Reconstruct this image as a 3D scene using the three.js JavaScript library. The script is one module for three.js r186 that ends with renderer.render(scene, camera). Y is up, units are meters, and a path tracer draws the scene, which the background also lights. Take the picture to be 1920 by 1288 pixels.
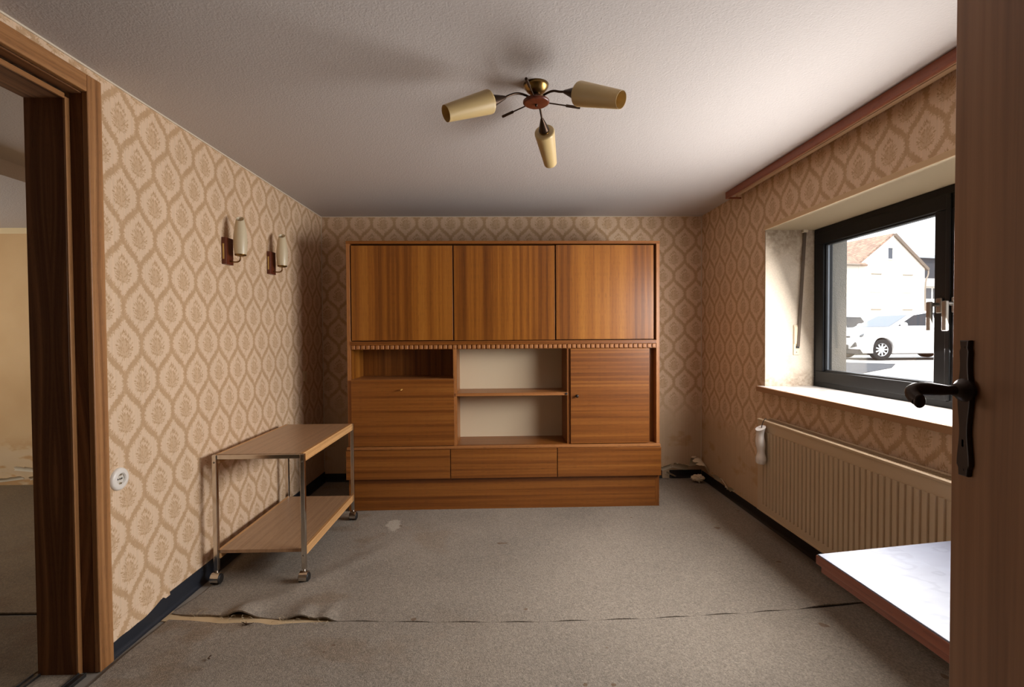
import * as THREE from 'three';
import { RoundedBoxGeometry } from 'three/addons/geometries/RoundedBoxGeometry.js';
import { RectAreaLightUniformsLib } from 'three/addons/lights/RectAreaLightUniformsLib.js';
import { mergeGeometries, toCreasedNormals } from 'three/addons/utils/BufferGeometryUtils.js';

// ---------------------------------------------------------------- camera, sky, sun, exposure
const scene = new THREE.Scene();
const camera = new THREE.PerspectiveCamera(69.16, 1920 / 1288, 0.01, 300);
camera.position.set(0, 1.16, 0);
camera.rotation.order = 'YXZ';
camera.rotation.set(-0.0203, -0.0186, -0.0061);
const renderer = new THREE.WebGLRenderer({ antialias: true });
renderer.toneMapping = THREE.LinearToneMapping;
renderer.toneMappingExposure = 1.0;
renderer.shadowMap.enabled = true;
{ // hazy bright daylight sky
  const W = 128, H = 64, d = new Float32Array(W * H * 4);
  for (let j = 0; j < H; j++) for (let i = 0; i < W; i++) {
    const up = Math.max(0, Math.sin(((j + 0.5) / H - 0.5) * Math.PI)), k = Math.pow(up, 0.6), o = (j * W + i) * 4;
    d[o] = 1.0 - 0.22 * k; d[o + 1] = 1.0 - 0.12 * k; d[o + 2] = 1.0 + 0.02 * k; d[o + 3] = 1;
  }
  const t = new THREE.DataTexture(d, W, H, THREE.RGBAFormat, THREE.FloatType);
  t.mapping = THREE.EquirectangularReflectionMapping; t.magFilter = THREE.LinearFilter; t.needsUpdate = true;
  scene.background = t; scene.backgroundIntensity = 2.6;
}
const sun = new THREE.DirectionalLight(new THREE.Color(1, 0.955, 0.88), 7.5);
sun.name = 'sun'; sun.position.set(-14, 30, 20); sun.target.position.set(0, 0, 0);
sun.castShadow = true; sun.shadow.mapSize.set(2048, 2048);
Object.assign(sun.shadow.camera, { left: -45, right: 45, top: 45, bottom: -45, near: 1, far: 140 });
sun.position.multiplyScalar(1.6);
scene.add(sun, sun.target);
RectAreaLightUniformsLib.init();
const daylight = new THREE.RectAreaLight(new THREE.Color(1, 0.975, 0.955), 22, 1.50, 0.62); // added fill just inside the panes, tilted down, on top of sky and sun
daylight.name = 'window_fill'; daylight.position.set(1.79, 1.29, -1.98); daylight.lookAt(0, 0.62, -1.98);
scene.add(daylight);
const daylight2 = new THREE.RectAreaLight(new THREE.Color(1, 0.97, 0.93), 8, 1.5, 0.9); // added fill light in the side room's unseen window opening
daylight2.name = 'side_window_fill'; daylight2.position.set(-4.98, 1.32, -2.2); daylight2.lookAt(0, 1.32, -2.2);
scene.add(daylight2);

// ---------------------------------------------------------------- helpers
const XL = -1.418, XR = 1.588, ZB = -3.952, YC = 2.083;   // room: left, right and back wall, ceiling
const WZ0 = -2.985, WZ1 = -1.135, WY0 = 0.815, WY1 = 1.772; // window opening
const GY = 0.3;                                             // ground outside
const V2 = (x, y) => new THREE.Vector2(x, y), V3 = (x, y, z) => new THREE.Vector3(x, y, z);
let seed = 12345;
const rnd = (a = 1, b) => { seed = (seed * 1664525 + 1013904223) >>> 0; const r = seed / 4294967296; return b === undefined ? r * a : a + r * (b - a); };
const hash = (x, y, s) => { let h = Math.imul(x, 374761393) + Math.imul(y, 668265263) + Math.imul(s, 1274126177); h = Math.imul(h ^ (h >>> 13), 1274126177); return ((h ^ (h >>> 16)) >>> 0) / 4294967296; };
function noise(x, y, s = 0) {
  const ix = Math.floor(x), iy = Math.floor(y); let fx = x - ix, fy = y - iy; fx = fx * fx * (3 - 2 * fx); fy = fy * fy * (3 - 2 * fy);
  const a = hash(ix, iy, s), b = hash(ix + 1, iy, s), c = hash(ix, iy + 1, s), d = hash(ix + 1, iy + 1, s);
  return a + (b - a) * fx + (c - a) * fy + (a - b - c + d) * fx * fy;
}
const fbm = (x, y, s = 0, n = 4) => { let v = 0, a = 0.5, t = 0; for (let i = 0; i < n; i++) { v += a * noise(x, y, s + i); t += a; a *= 0.5; x *= 2.03; y *= 2.03; } return v / t; };
const sst = (a, b, x) => { const t = Math.min(1, Math.max(0, (x - a) / (b - a))); return t * t * (3 - 2 * t); };
const mix = (a, b, t) => a + (b - a) * t;
const mix3 = (a, b, t) => [mix(a[0], b[0], t), mix(a[1], b[1], t), mix(a[2], b[2], t)];

function tex(W, H, fn, srgb = true, wrap = THREE.RepeatWrapping) {   // fn(u, v, i, j) -> [r, g, b] in 0..255; row 0 is v = 0
  const d = new Uint8Array(W * H * 4);
  for (let j = 0; j < H; j++) for (let i = 0; i < W; i++) {
    const c = fn((i + 0.5) / W, (j + 0.5) / H, i, j), o = (j * W + i) * 4;
    for (let k = 0; k < 3; k++) { const v = typeof c === 'number' ? c : c[k]; d[o + k] = v < 0 ? 0 : v > 255 ? 255 : v; }
    d[o + 3] = 255;
  }
  const t = new THREE.DataTexture(d, W, H); t.magFilter = THREE.LinearFilter; t.minFilter = THREE.LinearMipmapLinearFilter; t.generateMipmaps = true;
  t.wrapS = t.wrapT = wrap; if (srgb) t.colorSpace = THREE.SRGBColorSpace; t.needsUpdate = true; return t;
}
const std = (color, roughness = 0.6, o = {}) => new THREE.MeshStandardMaterial({ color, roughness, ...o });
const phys = (color, roughness = 0.6, o = {}) => new THREE.MeshPhysicalMaterial({ color, roughness, ...o });

const flat = (g) => { const n = g.index ? g.toNonIndexed() : g; n.clearGroups(); return n; };
const merge = (list) => { const l = list.flat().map((g) => { const n = flat(g); if (!n.attributes.uv) n.setAttribute('uv', new THREE.BufferAttribute(new Float32Array(n.attributes.position.count * 2), 2)); if (!n.attributes.normal) n.computeVertexNormals(); for (const k of Object.keys(n.attributes)) if (!['position', 'normal', 'uv'].includes(k)) n.deleteAttribute(k); return n; }); return l.length === 1 ? l[0] : mergeGeometries(l); };
// sharp box between two corners
function bx(x0, x1, y0, y1, z0, z1) { const g = new THREE.BoxGeometry(x1 - x0, y1 - y0, z1 - z0); g.translate((x0 + x1) / 2, (y0 + y1) / 2, (z0 + z1) / 2); return g; }
// box with rounded edges between two corners
function rb(x0, x1, y0, y1, z0, z1, r = 0.002, n = 2) { const m = Math.min(x1 - x0, y1 - y0, z1 - z0) * 0.49; const g = new RoundedBoxGeometry(x1 - x0, y1 - y0, z1 - z0, n, Math.min(r, m)); g.translate((x0 + x1) / 2, (y0 + y1) / 2, (z0 + z1) / 2); return g; }
// uv in metres by the way each face looks: v runs along the grain axis, u across; divided by the size the texture covers
function boxUV(g, grain = 'y', su = 1, sv = 1, ou = 0, ov = 0) {
  g = flat(g); const p = g.attributes.position, n = g.attributes.normal, uv = new Float32Array(p.count * 2), ax = { x: 0, y: 1, z: 2 }[grain];
  for (let i = 0; i < p.count; i += 3) {
    const nn = [0, 1, 2].map((k) => Math.abs(n.getComponent(i, k) + n.getComponent(i + 1, k) + n.getComponent(i + 2, k)));
    let d = nn.indexOf(Math.max(...nn)), across = [0, 1, 2].filter((k) => k !== d && k !== ax); let a = ax, b = across[0];
    if (d === ax) { [b, a] = [0, 1, 2].filter((k) => k !== d); }
    for (let k = 0; k < 3; k++) { uv[(i + k) * 2] = p.getComponent(i + k, b) / su + ou; uv[(i + k) * 2 + 1] = p.getComponent(i + k, a) / sv + ov; }
  }
  g.setAttribute('uv', new THREE.BufferAttribute(uv, 2)); return g;
}
function mapUV(g, fn) { g = flat(g); const p = g.attributes.position, uv = new Float32Array(p.count * 2); for (let i = 0; i < p.count; i++) { const [u, v] = fn(p.getX(i), p.getY(i), p.getZ(i)); uv[i * 2] = u; uv[i * 2 + 1] = v; } g.setAttribute('uv', new THREE.BufferAttribute(uv, 2)); return g; }
const tube = (pts, r, seg = 24, rad = 10) => new THREE.TubeGeometry(new THREE.CatmullRomCurve3(pts.map((p) => V3(...p))), seg, r, rad, false);
const lathe = (pts, seg = 32) => new THREE.LatheGeometry(pts.map((p) => V2(...p)), seg);
function aim(g, from, to) { const d = V3(...to).sub(V3(...from)).normalize(); g.applyQuaternion(new THREE.Quaternion().setFromUnitVectors(V3(0, 1, 0), d)); g.translate(...from); return g; }
const rod = (a, b, r, r2 = r, seg = 14) => { const l = V3(...a).distanceTo(V3(...b)); const g = new THREE.CylinderGeometry(r2, r, l, seg); g.translate(0, l / 2, 0); return aim(g, a, b); };

const used = {};
function numbered(n) { const k = used[n] = (used[n] ?? -1) + 1; return k ? `${n}_${String(k).padStart(3, '0')}` : n; }
const shade = (o) => { o.castShadow = o.receiveShadow = true; return o; };
function part(name, geos, material, parent, label) { const m = shade(new THREE.Mesh(merge([].concat(geos)), material)); m.name = name; parent.add(m); if (label) m.userData.label = label; return m; }
function struct(name, geos, material) { const m = part(name, geos, material, scene); m.userData.kind = 'structure'; return m; }
function structGroup(name, x = 0, y = 0, z = 0) { const g = new THREE.Group(); g.name = name; g.position.set(x, y, z); g.userData.kind = 'structure'; scene.add(g); return g; }
function tag(o, label, category, group, kind) { o.userData.label = label; o.userData.category = category; if (group) o.userData.group = group; if (kind) o.userData.kind = kind; return o; }
function thing(name, label, category, [x, y, z] = [0, 0, 0], turn = 0, group) { const o = new THREE.Group(); o.name = numbered(name); o.position.set(x, y, z); o.rotation.y = turn; scene.add(o); return tag(o, label, category, group); }
function solo(name, geos, material, label, category, group, kind) { const m = part(numbered(name), geos, material, scene); return tag(m, label, category, group, kind); }

// closed slab over a grid; fn(u, v) -> top point, thick downwards
function slab(nx, nz, fn, thick, uvfn) {
  const pos = [], uv = [], idx = [], N = (nx + 1) * (nz + 1);
  for (const s of [0, 1]) for (let j = 0; j <= nz; j++) for (let i = 0; i <= nx; i++) { const p = fn(i / nx, j / nz); pos.push(p[0], p[1] - s * thick, p[2]); uv.push(...uvfn(p[0], p[2])); }
  const id = (s, i, j) => s * N + j * (nx + 1) + i;
  const quad = (a, b, c, d) => idx.push(a, b, c, a, c, d);
  for (let j = 0; j < nz; j++) for (let i = 0; i < nx; i++) { quad(id(0, i, j), id(0, i, j + 1), id(0, i + 1, j + 1), id(0, i + 1, j)); quad(id(1, i, j), id(1, i + 1, j), id(1, i + 1, j + 1), id(1, i, j + 1)); }
  for (let i = 0; i < nx; i++) { quad(id(0, i, 0), id(0, i + 1, 0), id(1, i + 1, 0), id(1, i, 0)); quad(id(0, i + 1, nz), id(0, i, nz), id(1, i, nz), id(1, i + 1, nz)); }
  for (let j = 0; j < nz; j++) { quad(id(0, 0, j + 1), id(0, 0, j), id(1, 0, j), id(1, 0, j + 1)); quad(id(0, nx, j), id(0, nx, j + 1), id(1, nx, j + 1), id(1, nx, j)); }
  const g = new THREE.BufferGeometry(); g.setAttribute('position', new THREE.Float32BufferAttribute(pos, 3)); g.setAttribute('uv', new THREE.Float32BufferAttribute(uv, 2)); g.setIndex(idx);
  return toCreasedNormals(g, 0.9);
}

// ---------------------------------------------------------------- textures
// wallpaper motif: one period of the damask, half-dropped
const PX = 0.177, PY = 0.2815, TW = 384, TH = 612;
const damask = (() => {
  const cv = document.createElement('canvas'); cv.width = TW; cv.height = TH; const c = cv.getContext('2d');
  c.fillStyle = '#000'; c.fillRect(0, 0, TW, TH);
  const S = TW / PX, leaf = (x, y, a, l, w, col) => { c.save(); c.translate(x * S, y * S); c.rotate(a); c.fillStyle = col; c.beginPath(); c.moveTo(0, 0); c.quadraticCurveTo(l * S * 0.45, -w * S, l * S, 0); c.quadraticCurveTo(l * S * 0.45, w * S, 0, 0); c.fill(); c.restore(); };
  const items = [], bouquet = [], VS = 0.026;
  seed = 77;
  for (const side of [-1, 1]) { // ogee framework: short upright stems joined by leafy diagonal bands, one edge smooth and one ragged
    for (let k = 0; k <= 9; k++) { const y = mix(-VS, VS, k / 9); items.push([PX * 0.5 * side, y, 0, 0.0082 + 0.0022 * Math.sin(k * 2.1), 'dot']); for (const s of [-1, 1]) items.push([PX * 0.5 * side, y, s > 0 ? rnd(-0.9, 0.9) : Math.PI + rnd(-0.9, 0.9), rnd(0.011, 0.021), 0.0030, 'leaf']); }
    for (const vert of [-1, 1]) for (let k = 0; k <= 15; k++) {
      const t = k / 15, x = PX * 0.5 * (1 - t) * side, y = mix(VS, PY * 0.5 - VS, t) * vert, w = 0.0052 + 0.0056 * Math.sin(Math.PI * t) ** 2, along = Math.atan2((PY * 0.5 - 2 * VS) * vert, -PX * 0.5 * side);
      items.push([x, y + 0.004 * Math.sin(t * 6.28) * vert, 0, w, 'dot']);
      for (const s of [-1, 1]) for (let q = 0; q < 2; q++) items.push([x + rnd(-0.003, 0.003), y + rnd(-0.003, 0.003), along + s * rnd(0.5, 1.7), w + rnd(0.003, s * vert > 0 ? 0.016 : 0.008), 0.0028, 'leaf']);
    }
  }
  for (let k = 0; k < 150; k++) { // medallion: a dense pointed bouquet of small leaves fanning out from its foot
    const y = rnd(-0.052, 0.050), half = 0.037 * Math.pow(Math.max(0, 1 - Math.abs((y - 0.006) / 0.058) ** 1.7), 0.8), x = rnd(-1, 1) * half, a = Math.atan2(y - 0.034, x * 1.5) + rnd(-0.35, 0.35);
    bouquet.push([x, y, a, rnd(0.008, 0.0165), rnd(0.0020, 0.0034)]);
  }
  for (const [ox, oy] of [[0.5, 0.5], [0, 0], [1, 0], [0, 1], [1, 1], [0.5, -0.5], [0.5, 1.5], [-0.5, 0.5], [1.5, 0.5]]) {
    const cx = ox * PX, cy = oy * PY;
    for (const it of items) { if (it[4] === 'dot') { c.fillStyle = '#b0b0b0'; c.beginPath(); c.ellipse((cx + it[0]) * S, (cy + it[1]) * S, it[3] * S * 0.95, it[3] * S * 0.95, 0, 0, 7); c.fill(); } else leaf(cx + it[0], cy + it[1], it[2], it[3], it[4], '#b0b0b0'); }
    for (const [dx, dy] of [[0, 0.012]]) { c.fillStyle = '#5c5c5c'; c.beginPath(); c.ellipse((cx + dx) * S, (cy + dy) * S, 0.027 * S, 0.036 * S, 0, 0, 7); c.fill(); }
    for (let k = 0; k < 34; k++) { const it = items[(k * 37 + 5) % items.length]; leaf(cx + it[0] * 1.02, cy + it[1] * 1.02, it[2] + 0.5, 0.011, 0.0014, '#404040'); }
    bouquet.forEach((b, k) => leaf(cx + b[0], cy + b[1], b[2], b[3], b[4], k % 4 === 3 ? '#303030' : k % 3 ? '#f4f4f4' : '#b8b8b8'));
  }
  const d = c.getImageData(0, 0, TW, TH).data, a = new Float32Array(TW * TH);
  for (let i = 0; i < a.length; i++) a[i] = d[i * 4] / 255;
  return (s, y) => { // s along the wall, y up, both measured from a medallion's centre
    let u = (s / PX) % 1, v = (-y / PY) % 1; if (u < 0) u += 1; if (v < 0) v += 1;
    const x = u * TW - 0.5, yy = v * TH - 0.5, x0 = Math.floor(x), y0 = Math.floor(yy), fx = x - x0, fy = yy - y0, W = (i, j) => a[((j + TH) % TH) * TW + ((i + TW) % TW)];
    return (W(x0, y0) * (1 - fx) + W(x0 + 1, y0) * fx) * (1 - fy) + (W(x0, y0 + 1) * (1 - fx) + W(x0 + 1, y0 + 1) * fx) * fy;
  };
})();
const PAPER = [220, 192, 162], MOTIF = [186, 151, 113], BARE = [194, 167, 134];
// s0, y0: where a medallion stands; damp(s, y): 0..1 where the print has washed out
function paperTex(L, W, H, s0, y0, sd, damp) {
  return tex(W, H, (u, v) => {
    const s = u * L, y = v * YC, m = damask(s - s0 + 0.0012 * (noise(s * 60, y * 60, sd) - 0.5), y - y0);
    const str = 0.5 + 0.5 * Math.sin(s * 2 * Math.PI / 0.0062), st2 = noise(s * 420, y * 3, sd + 3);
    const d = damp ? damp(s, y) : 0;
    let k = m * (1 - 0.93 * d) * (0.92 + 0.16 * fbm(s * 30, y * 30, sd + 9, 2));
    let c = mix3(PAPER, MOTIF, Math.min(1, k * 1.25));
    c = mix3(c, BARE, d * 0.75);
    const f = 1 + 0.035 * (str - 0.5) * (1 - d) + 0.05 * (st2 - 0.5) + 0.05 * (fbm(s * 3, y * 2, sd + 20) - 0.5) + 0.03 * (noise(s * 900, y * 900, sd + 5) - 0.5);
    const stain = d > 0.02 ? 0.5 * sst(0.56, 0.75, fbm(s * 9, y * 14, sd + 40)) * d : 0;   // brown tide marks in the damp paper
    return [c[0] * f * (1 - 0.10 * stain), c[1] * f * (1 - 0.18 * stain), c[2] * f * (1 - 0.30 * stain)];
  }, true, THREE.ClampToEdgeWrapping);
}
// veneer; u across the grain over wu metres, v along it over wv metres
function woodTex(base, dark, light, o) {
  const { wu = 0.7, wv = 2.1, W = 512, H = 1024, sd = 1, band = 16, bandK = 0.5, cath = 0, fine = 0.35, pores = 1 } = o;
  return tex(W, H, (u, v) => {
    const x = u * wu, y = v * wv; let xx = x + 0.012 * (fbm(x * 3, y * 1.1, sd, 3) - 0.5);
    if (cath) xx += cath * (fbm(x * 5.0, y * 0.9, sd + 7, 2) - 0.5);
    const b = noise(xx * band, y * 0.25 + 3.1, sd + 1) * 0.6 + noise(xx * band * 2.7, y * 0.5, sd + 2) * 0.4, r = fbm(xx * 90, y * 0.8, sd + 3, 3), g = noise(xx * 700, y * 10, sd + 5), p = noise(xx * 1100, y * 28, sd + 6);
    const q = (b - 0.5) * bandK * 2 + (r - 0.5) * fine * 2.2 + (g - 0.5) * 0.25;
    let c = q < 0 ? mix3(base, dark, Math.min(1, -q * 1.5)) : mix3(base, light, Math.min(1, q * 1.5));
    const pore = pores && p > 0.8 ? 0.9 : 1; return [c[0] * pore, c[1] * pore, c[2] * pore];
  }, true, THREE.MirroredRepeatWrapping);
}
const woodM = (t, rough, o = {}) => new THREE.MeshPhysicalMaterial({ map: t, roughness: rough, ...o });
const WU = 0.7, WV = 2.1;
const grain = (g, axis) => boxUV(g, axis, WU, WV, rnd(4), rnd(4));
const M = {};
M.teakDoor = woodM(woodTex([146, 88, 28], [98, 52, 12], [174, 114, 44], { sd: 3, band: 17, bandK: 0.62, fine: 0.3 }), 0.34);
M.teak = woodM(woodTex([128, 74, 25], [92, 48, 12], [152, 96, 40], { sd: 11, band: 30, bandK: 0.4, fine: 0.5 }), 0.36);
M.teakEdge = woodM(woodTex([160, 104, 56], [124, 74, 34], [180, 124, 70], { sd: 17, band: 40, bandK: 0.3, fine: 0.4, W: 256 }), 0.4);
M.teakDark = woodM(woodTex([96, 52, 26], [66, 32, 14], [122, 70, 36], { sd: 19, band: 26, bandK: 0.4, W: 256 }), 0.4);
M.oak = woodM(woodTex([172, 138, 106], [146, 112, 82], [190, 155, 122], { sd: 23, band: 36, bandK: 0.22, fine: 0.35 }), 0.3);
M.oakEdge = woodM(woodTex([208, 160, 106], [166, 116, 68], [224, 180, 126], { sd: 29, band: 60, bandK: 0.3, cath: 0.05, fine: 0.5, W: 512 }), 0.4);
M.casing = woodM(woodTex([160, 112, 68], [118, 76, 40], [182, 134, 86], { sd: 31, band: 55, bandK: 0.35, cath: 0.05, fine: 0.6 }), 0.42);
M.lining = woodM(woodTex([118, 78, 48], [84, 52, 30], [142, 98, 62], { sd: 37, band: 22, bandK: 0.4, cath: 0.11, fine: 0.6 }), 0.62, { specularIntensity: 0.35 });
M.doorWood = woodM(woodTex([124, 84, 54], [100, 64, 39], [140, 98, 66], { pores: 0, sd: 41, band: 12, bandK: 0.4, fine: 0.45 }), 0.38);
M.redwood = woodM(woodTex([140, 74, 46], [106, 50, 30], [160, 92, 58], { sd: 43, band: 30, bandK: 0.3, W: 256 }), 0.4);
M.mahogany = woodM(woodTex([98, 46, 28], [64, 26, 15], [124, 64, 38], { sd: 47, band: 60, bandK: 0.4, W: 128, H: 256 }), 0.3);

const plasterBump = tex(512, 512, (u, v) => { const w = (x, y, n) => { const a = noise(x * n * 1.6, y * n * 1.6, 60), b = noise(x * n * 3.4, y * n * 3.4, 61); return a * 0.6 + b * 0.4; }; const p = w(u, v, 64), q = w(u + 1, v, 64), t = sst(0.85, 1, u); return 255 * mix(p, mix(p, q, 0), t); }, false);
plasterBump.repeat.set(1, 1);
M.ceiling = new THREE.MeshStandardMaterial({ color: new THREE.Color().setRGB(0.55, 0.505, 0.48), roughness: 0.95, bumpMap: plasterBump, bumpScale: 0.0010 });
M.plaster = std('#b9a78c', 0.95, { bumpMap: plasterBump, bumpScale: 0.001 });
M.concrete = std('#8f8a80', 0.95, { bumpMap: plasterBump, bumpScale: 0.003 });
M.hall = std('#6b573f', 0.9);
M.subfloor = std('#8d857b', 0.9);
M.black = std('#0c0c0d', 0.6);

// ---------------------------------------------------------------- the room shell
const LZ = 3.952;  // length of the side walls
const leftTex = paperTex(LZ, 2048, 1088, LZ + (-1.894), 1.124, 100, (s, y) => sst(0.62, 0.2, y) * sst(0.62, 0.1, s) * 0.9);
const rightTex = paperTex(LZ, 2048, 1088, LZ + (-1.85), 1.89, 200, (s, y) => { const top = 0.62 + 0.12 * (fbm(s * 7, 2.2, 71, 3) - 0.5) - Math.max(0, s - 0.6) * 0.55; return sst(top, top - 0.2, y + 0.08 * (fbm(s * 25, y * 25, 72, 2) - 0.5)) * sst(1.7, 0.9, s); });
const backTex = paperTex(XR - XL, 1600, 1088, 1.188 - XL, 2.03, 300, (s, y) => sst(0.75, 0.35, y + 0.1 * (fbm(s * 20, y * 20, 73, 2) - 0.5)));
const paperMat = (t) => std('#ffffff', 0.85, { map: t });
const wallUV = (g) => mapUV(g, (x, y, z) => [(z + LZ) / LZ, y / YC]);

const DZ0 = -1.732, DZ1 = -0.30, DY = 1.986; // opening to the side room
const wallLeft = struct('wall_left', [bx(-1.60, XL, -0.02, YC, ZB, DZ0), bx(-1.60, XL, DY, YC, DZ0, DZ1), bx(-1.60, XL, -0.02, YC, DZ1, 0.02)].map(wallUV), paperMat(leftTex));
const wallBack = struct('wall_back', mapUV(bx(XL, XR, -0.02, YC, ZB - 0.2, ZB), (x, y) => [(x - XL) / (XR - XL), y / YC]), paperMat(backTex));
const wallRight = struct('wall_right', [bx(XR, 1.93, -0.02, YC, ZB - 0.2, WZ0 - 0.008), bx(XR, 1.93, -0.02, YC, WZ1 + 0.008, 0.2), bx(XR, 1.93, -0.02, WY0 - 0.012, WZ0 - 0.008, WZ1 + 0.008), bx(XR, 1.93, WY1 + 0.008, YC, WZ0 - 0.008, WZ1 + 0.008)].map(wallUV), paperMat(rightTex));
struct('wall_outside', [bx(1.93, 2.085, -0.3, 5.6, -5.2, WZ0), bx(1.93, 2.085, -0.3, 5.6, WZ1, 3.0), bx(1.93, 2.085, -0.3, WY0 - 0.012, WZ0, WZ1), bx(1.93, 2.085, WY1, 5.6, WZ0, WZ1)].map((g) => boxUV(g, 'y', 0.4, 0.4)), M.concrete);
struct('wall_front', [bx(-1.60, -0.10, -0.02, YC, 0.03, 0.18), bx(0.90, XR, -0.02, YC, 0.03, 0.18), bx(-0.10, 0.90, 2.0, YC, 0.03, 0.18)], M.hall);
struct('wall_hall', [bx(-1.6, XR, -0.02, YC, 1.6, 1.75), bx(-1.75, -1.60, -0.02, YC, 0.18, 1.75), bx(XR, XR + 0.15, -0.02, YC, 0.2, 1.75)], M.hall);
struct('ceiling', boxUV(bx(-1.6, 1.93, YC, YC + 0.25, ZB - 0.2, 1.75), 'z', 0.5, 0.5), M.ceiling);
struct('roof_slab', bx(-5.4, 2.5, 5.6, 5.8, -5.6, 3.4), M.concrete);  // unseen roof over the house, put in to block the sun
struct('floor', bx(-5.2, 1.93, -0.2, -0.0065, ZB - 0.2, 1.75), M.subfloor);

// side room behind the opening
const ochre = tex(512, 512, (u, v) => { const x = u * 1.9, y = v * 2.1, st = fbm(x * 3, y * 3, 81), low = sst(0.42, 0.2, y + 0.12 * (fbm(x * 9, y * 9, 83) - 0.5)), tide = sst(0.5, 0.62, fbm(x * 6, y * 14, 85)) * low; let c = mix3([206, 172, 126], [190, 152, 104], st); c = mix3(c, [205, 180, 145], low * 0.7); return mix3(c, [176, 124, 66], tide * 0.6); }, true, THREE.ClampToEdgeWrapping);
const SX0 = -5.0;
const sideBack = struct('wall_side_room_back', mapUV(bx(SX0, -1.60, -0.02, YC, ZB - 0.2, ZB), (x, y) => [(x + 4.4) / 1.9, y / 2.1]), std('#ffffff', 0.85, { map: ochre }));
struct('wall_side_room_left', [bx(SX0 - 0.2, SX0, -0.02, YC, ZB - 0.2, -3.0), bx(SX0 - 0.2, SX0, -0.02, YC, -1.4, 1.2), bx(SX0 - 0.2, SX0, -0.02, 0.83, -3.0, -1.4), bx(SX0 - 0.2, SX0, 1.80, YC, -3.0, -1.4)], M.plaster);
struct('wall_side_room_front', bx(SX0, -1.75, -0.02, YC, 1.0, 1.2), M.plaster);
struct('ceiling_side_room', boxUV(bx(SX0, -1.6, YC, YC + 0.25, ZB - 0.2, 1.2), 'z', 0.5, 0.5), M.ceiling);
struct('ceiling_soffit', boxUV(bx(SX0, -2.60, 2.0, YC, ZB, 1.0), 'z', 0.5, 0.5), M.ceiling);
struct('trim_1', bx(SX0, -1.6, 1.955, 2.0, ZB, ZB + 0.006), std('#d8c196', 0.8));   // pale strip along the top of the ochre wall
part('torn_nail', rod([-3.66, 1.995, ZB + 0.008], [-3.64, 1.965, ZB + 0.02], 0.006, 0.004, 6), std('#6b5236', 0.9), sideBack);

// thin white painted gaps in the room's corners
const caulk = std('#d9cdb8', 0.8);
struct('trim_2', [bx(XL, XL + 0.004, 0.1, YC, ZB, ZB + 0.004), bx(XR - 0.004, XR, 0.1, YC, ZB, ZB + 0.004)], caulk);
struct('trim_3', [bx(XL, XL + 0.004, YC - 0.006, YC, ZB, 0), bx(XL, XR, YC - 0.005, YC, ZB, ZB + 0.004)], caulk);

// ---------------------------------------------------------------- skirting
const vinyl = std('#22262e', 0.45), vinylR = std('#15110f', 0.6);
function skirting(name, pts, h, m) { // along a wall: a strip with a curved foot; pts = [[x, z], ...], nrm = into the room
  const gs = []; for (const [a, b, nx, nz] of pts) {
    const sh = new THREE.Shape(); sh.moveTo(0, 0); sh.lineTo(0.016, 0); sh.quadraticCurveTo(0.006, 0.004, 0.005, 0.018); sh.lineTo(0.004, h); sh.lineTo(0, h);
    const L = Math.hypot(b[0] - a[0], b[1] - a[1]), g = new THREE.ExtrudeGeometry(sh, { depth: L, bevelEnabled: false, curveSegments: 5 });
    const m4 = new THREE.Matrix4().makeBasis(V3(nx, 0, nz), V3(0, 1, 0), V3((b[0] - a[0]) / L, 0, (b[1] - a[1]) / L)); m4.setPosition(a[0], -0.004, a[1]); g.applyMatrix4(m4);
    if (m4.determinant() < 0) { const i = g.attributes.position; for (let k = 0; k < i.count; k += 3) { for (const at of ['position', 'normal', 'uv']) { const A = g.attributes[at]; for (let c = 0; c < A.itemSize; c++) { const t = A.array[(k + 1) * A.itemSize + c]; A.array[(k + 1) * A.itemSize + c] = A.array[(k + 2) * A.itemSize + c]; A.array[(k + 2) * A.itemSize + c] = t; } } } }
    gs.push(g);
  }
  return struct(name, gs, m);
}
skirting('baseboard_left', [[[XL, -1.79], [XL, ZB], 1, 0]], 0.078, vinyl);
skirting('baseboard_back', [[[XL, ZB], [1.27, ZB], 0, 1], [[1.33, ZB], [XR, ZB], 0, 1]], 0.062, vinylR);
skirting('baseboard_right', [[[XR, ZB + 0.02], [XR, -0.0], -1, 0]], 0.06, vinylR);

// wallpaper that hangs over the left skirting near the opening, torn off at its end
{
  const P = []; const n = 26; const pos = [], uv = [], idx = [];
  for (let i = 0; i <= n; i++) { const t = i / n, z = mix(-1.79, -2.10, t), low = 0.052 + 0.028 * sst(0.55, 1, t) - (t > 0.9 ? 0.012 : 0) + 0.003 * noise(t * 14, 1, 5); for (let k = 0; k < 2; k++) { const y = k ? 0.12 : low, out = k ? 0.0012 : 0.006 + 0.008 * sst(0.8, 1, t); pos.push(XL + out, y, z, XL + out - 0.001, y, z); uv.push((z + LZ) / LZ, y / YC, (z + LZ) / LZ, y / YC); } }
  for (let i = 0; i < n; i++) { const a = i * 4, b = a + 4; idx.push(a, a + 2, b, b, a + 2, b + 2, a + 1, b + 1, a + 3, b + 1, b + 3, a + 3, a, b, a + 1, b, b + 1, a + 1); }
  const g = new THREE.BufferGeometry(); g.setAttribute('position', new THREE.Float32BufferAttribute(pos, 3)); g.setAttribute('uv', new THREE.Float32BufferAttribute(uv, 2)); g.setIndex(idx); g.computeVertexNormals();
  const m = paperMat(leftTex); m.side = THREE.DoubleSide; part('wallpaper_flap', g, m, wallLeft);
}
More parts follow.
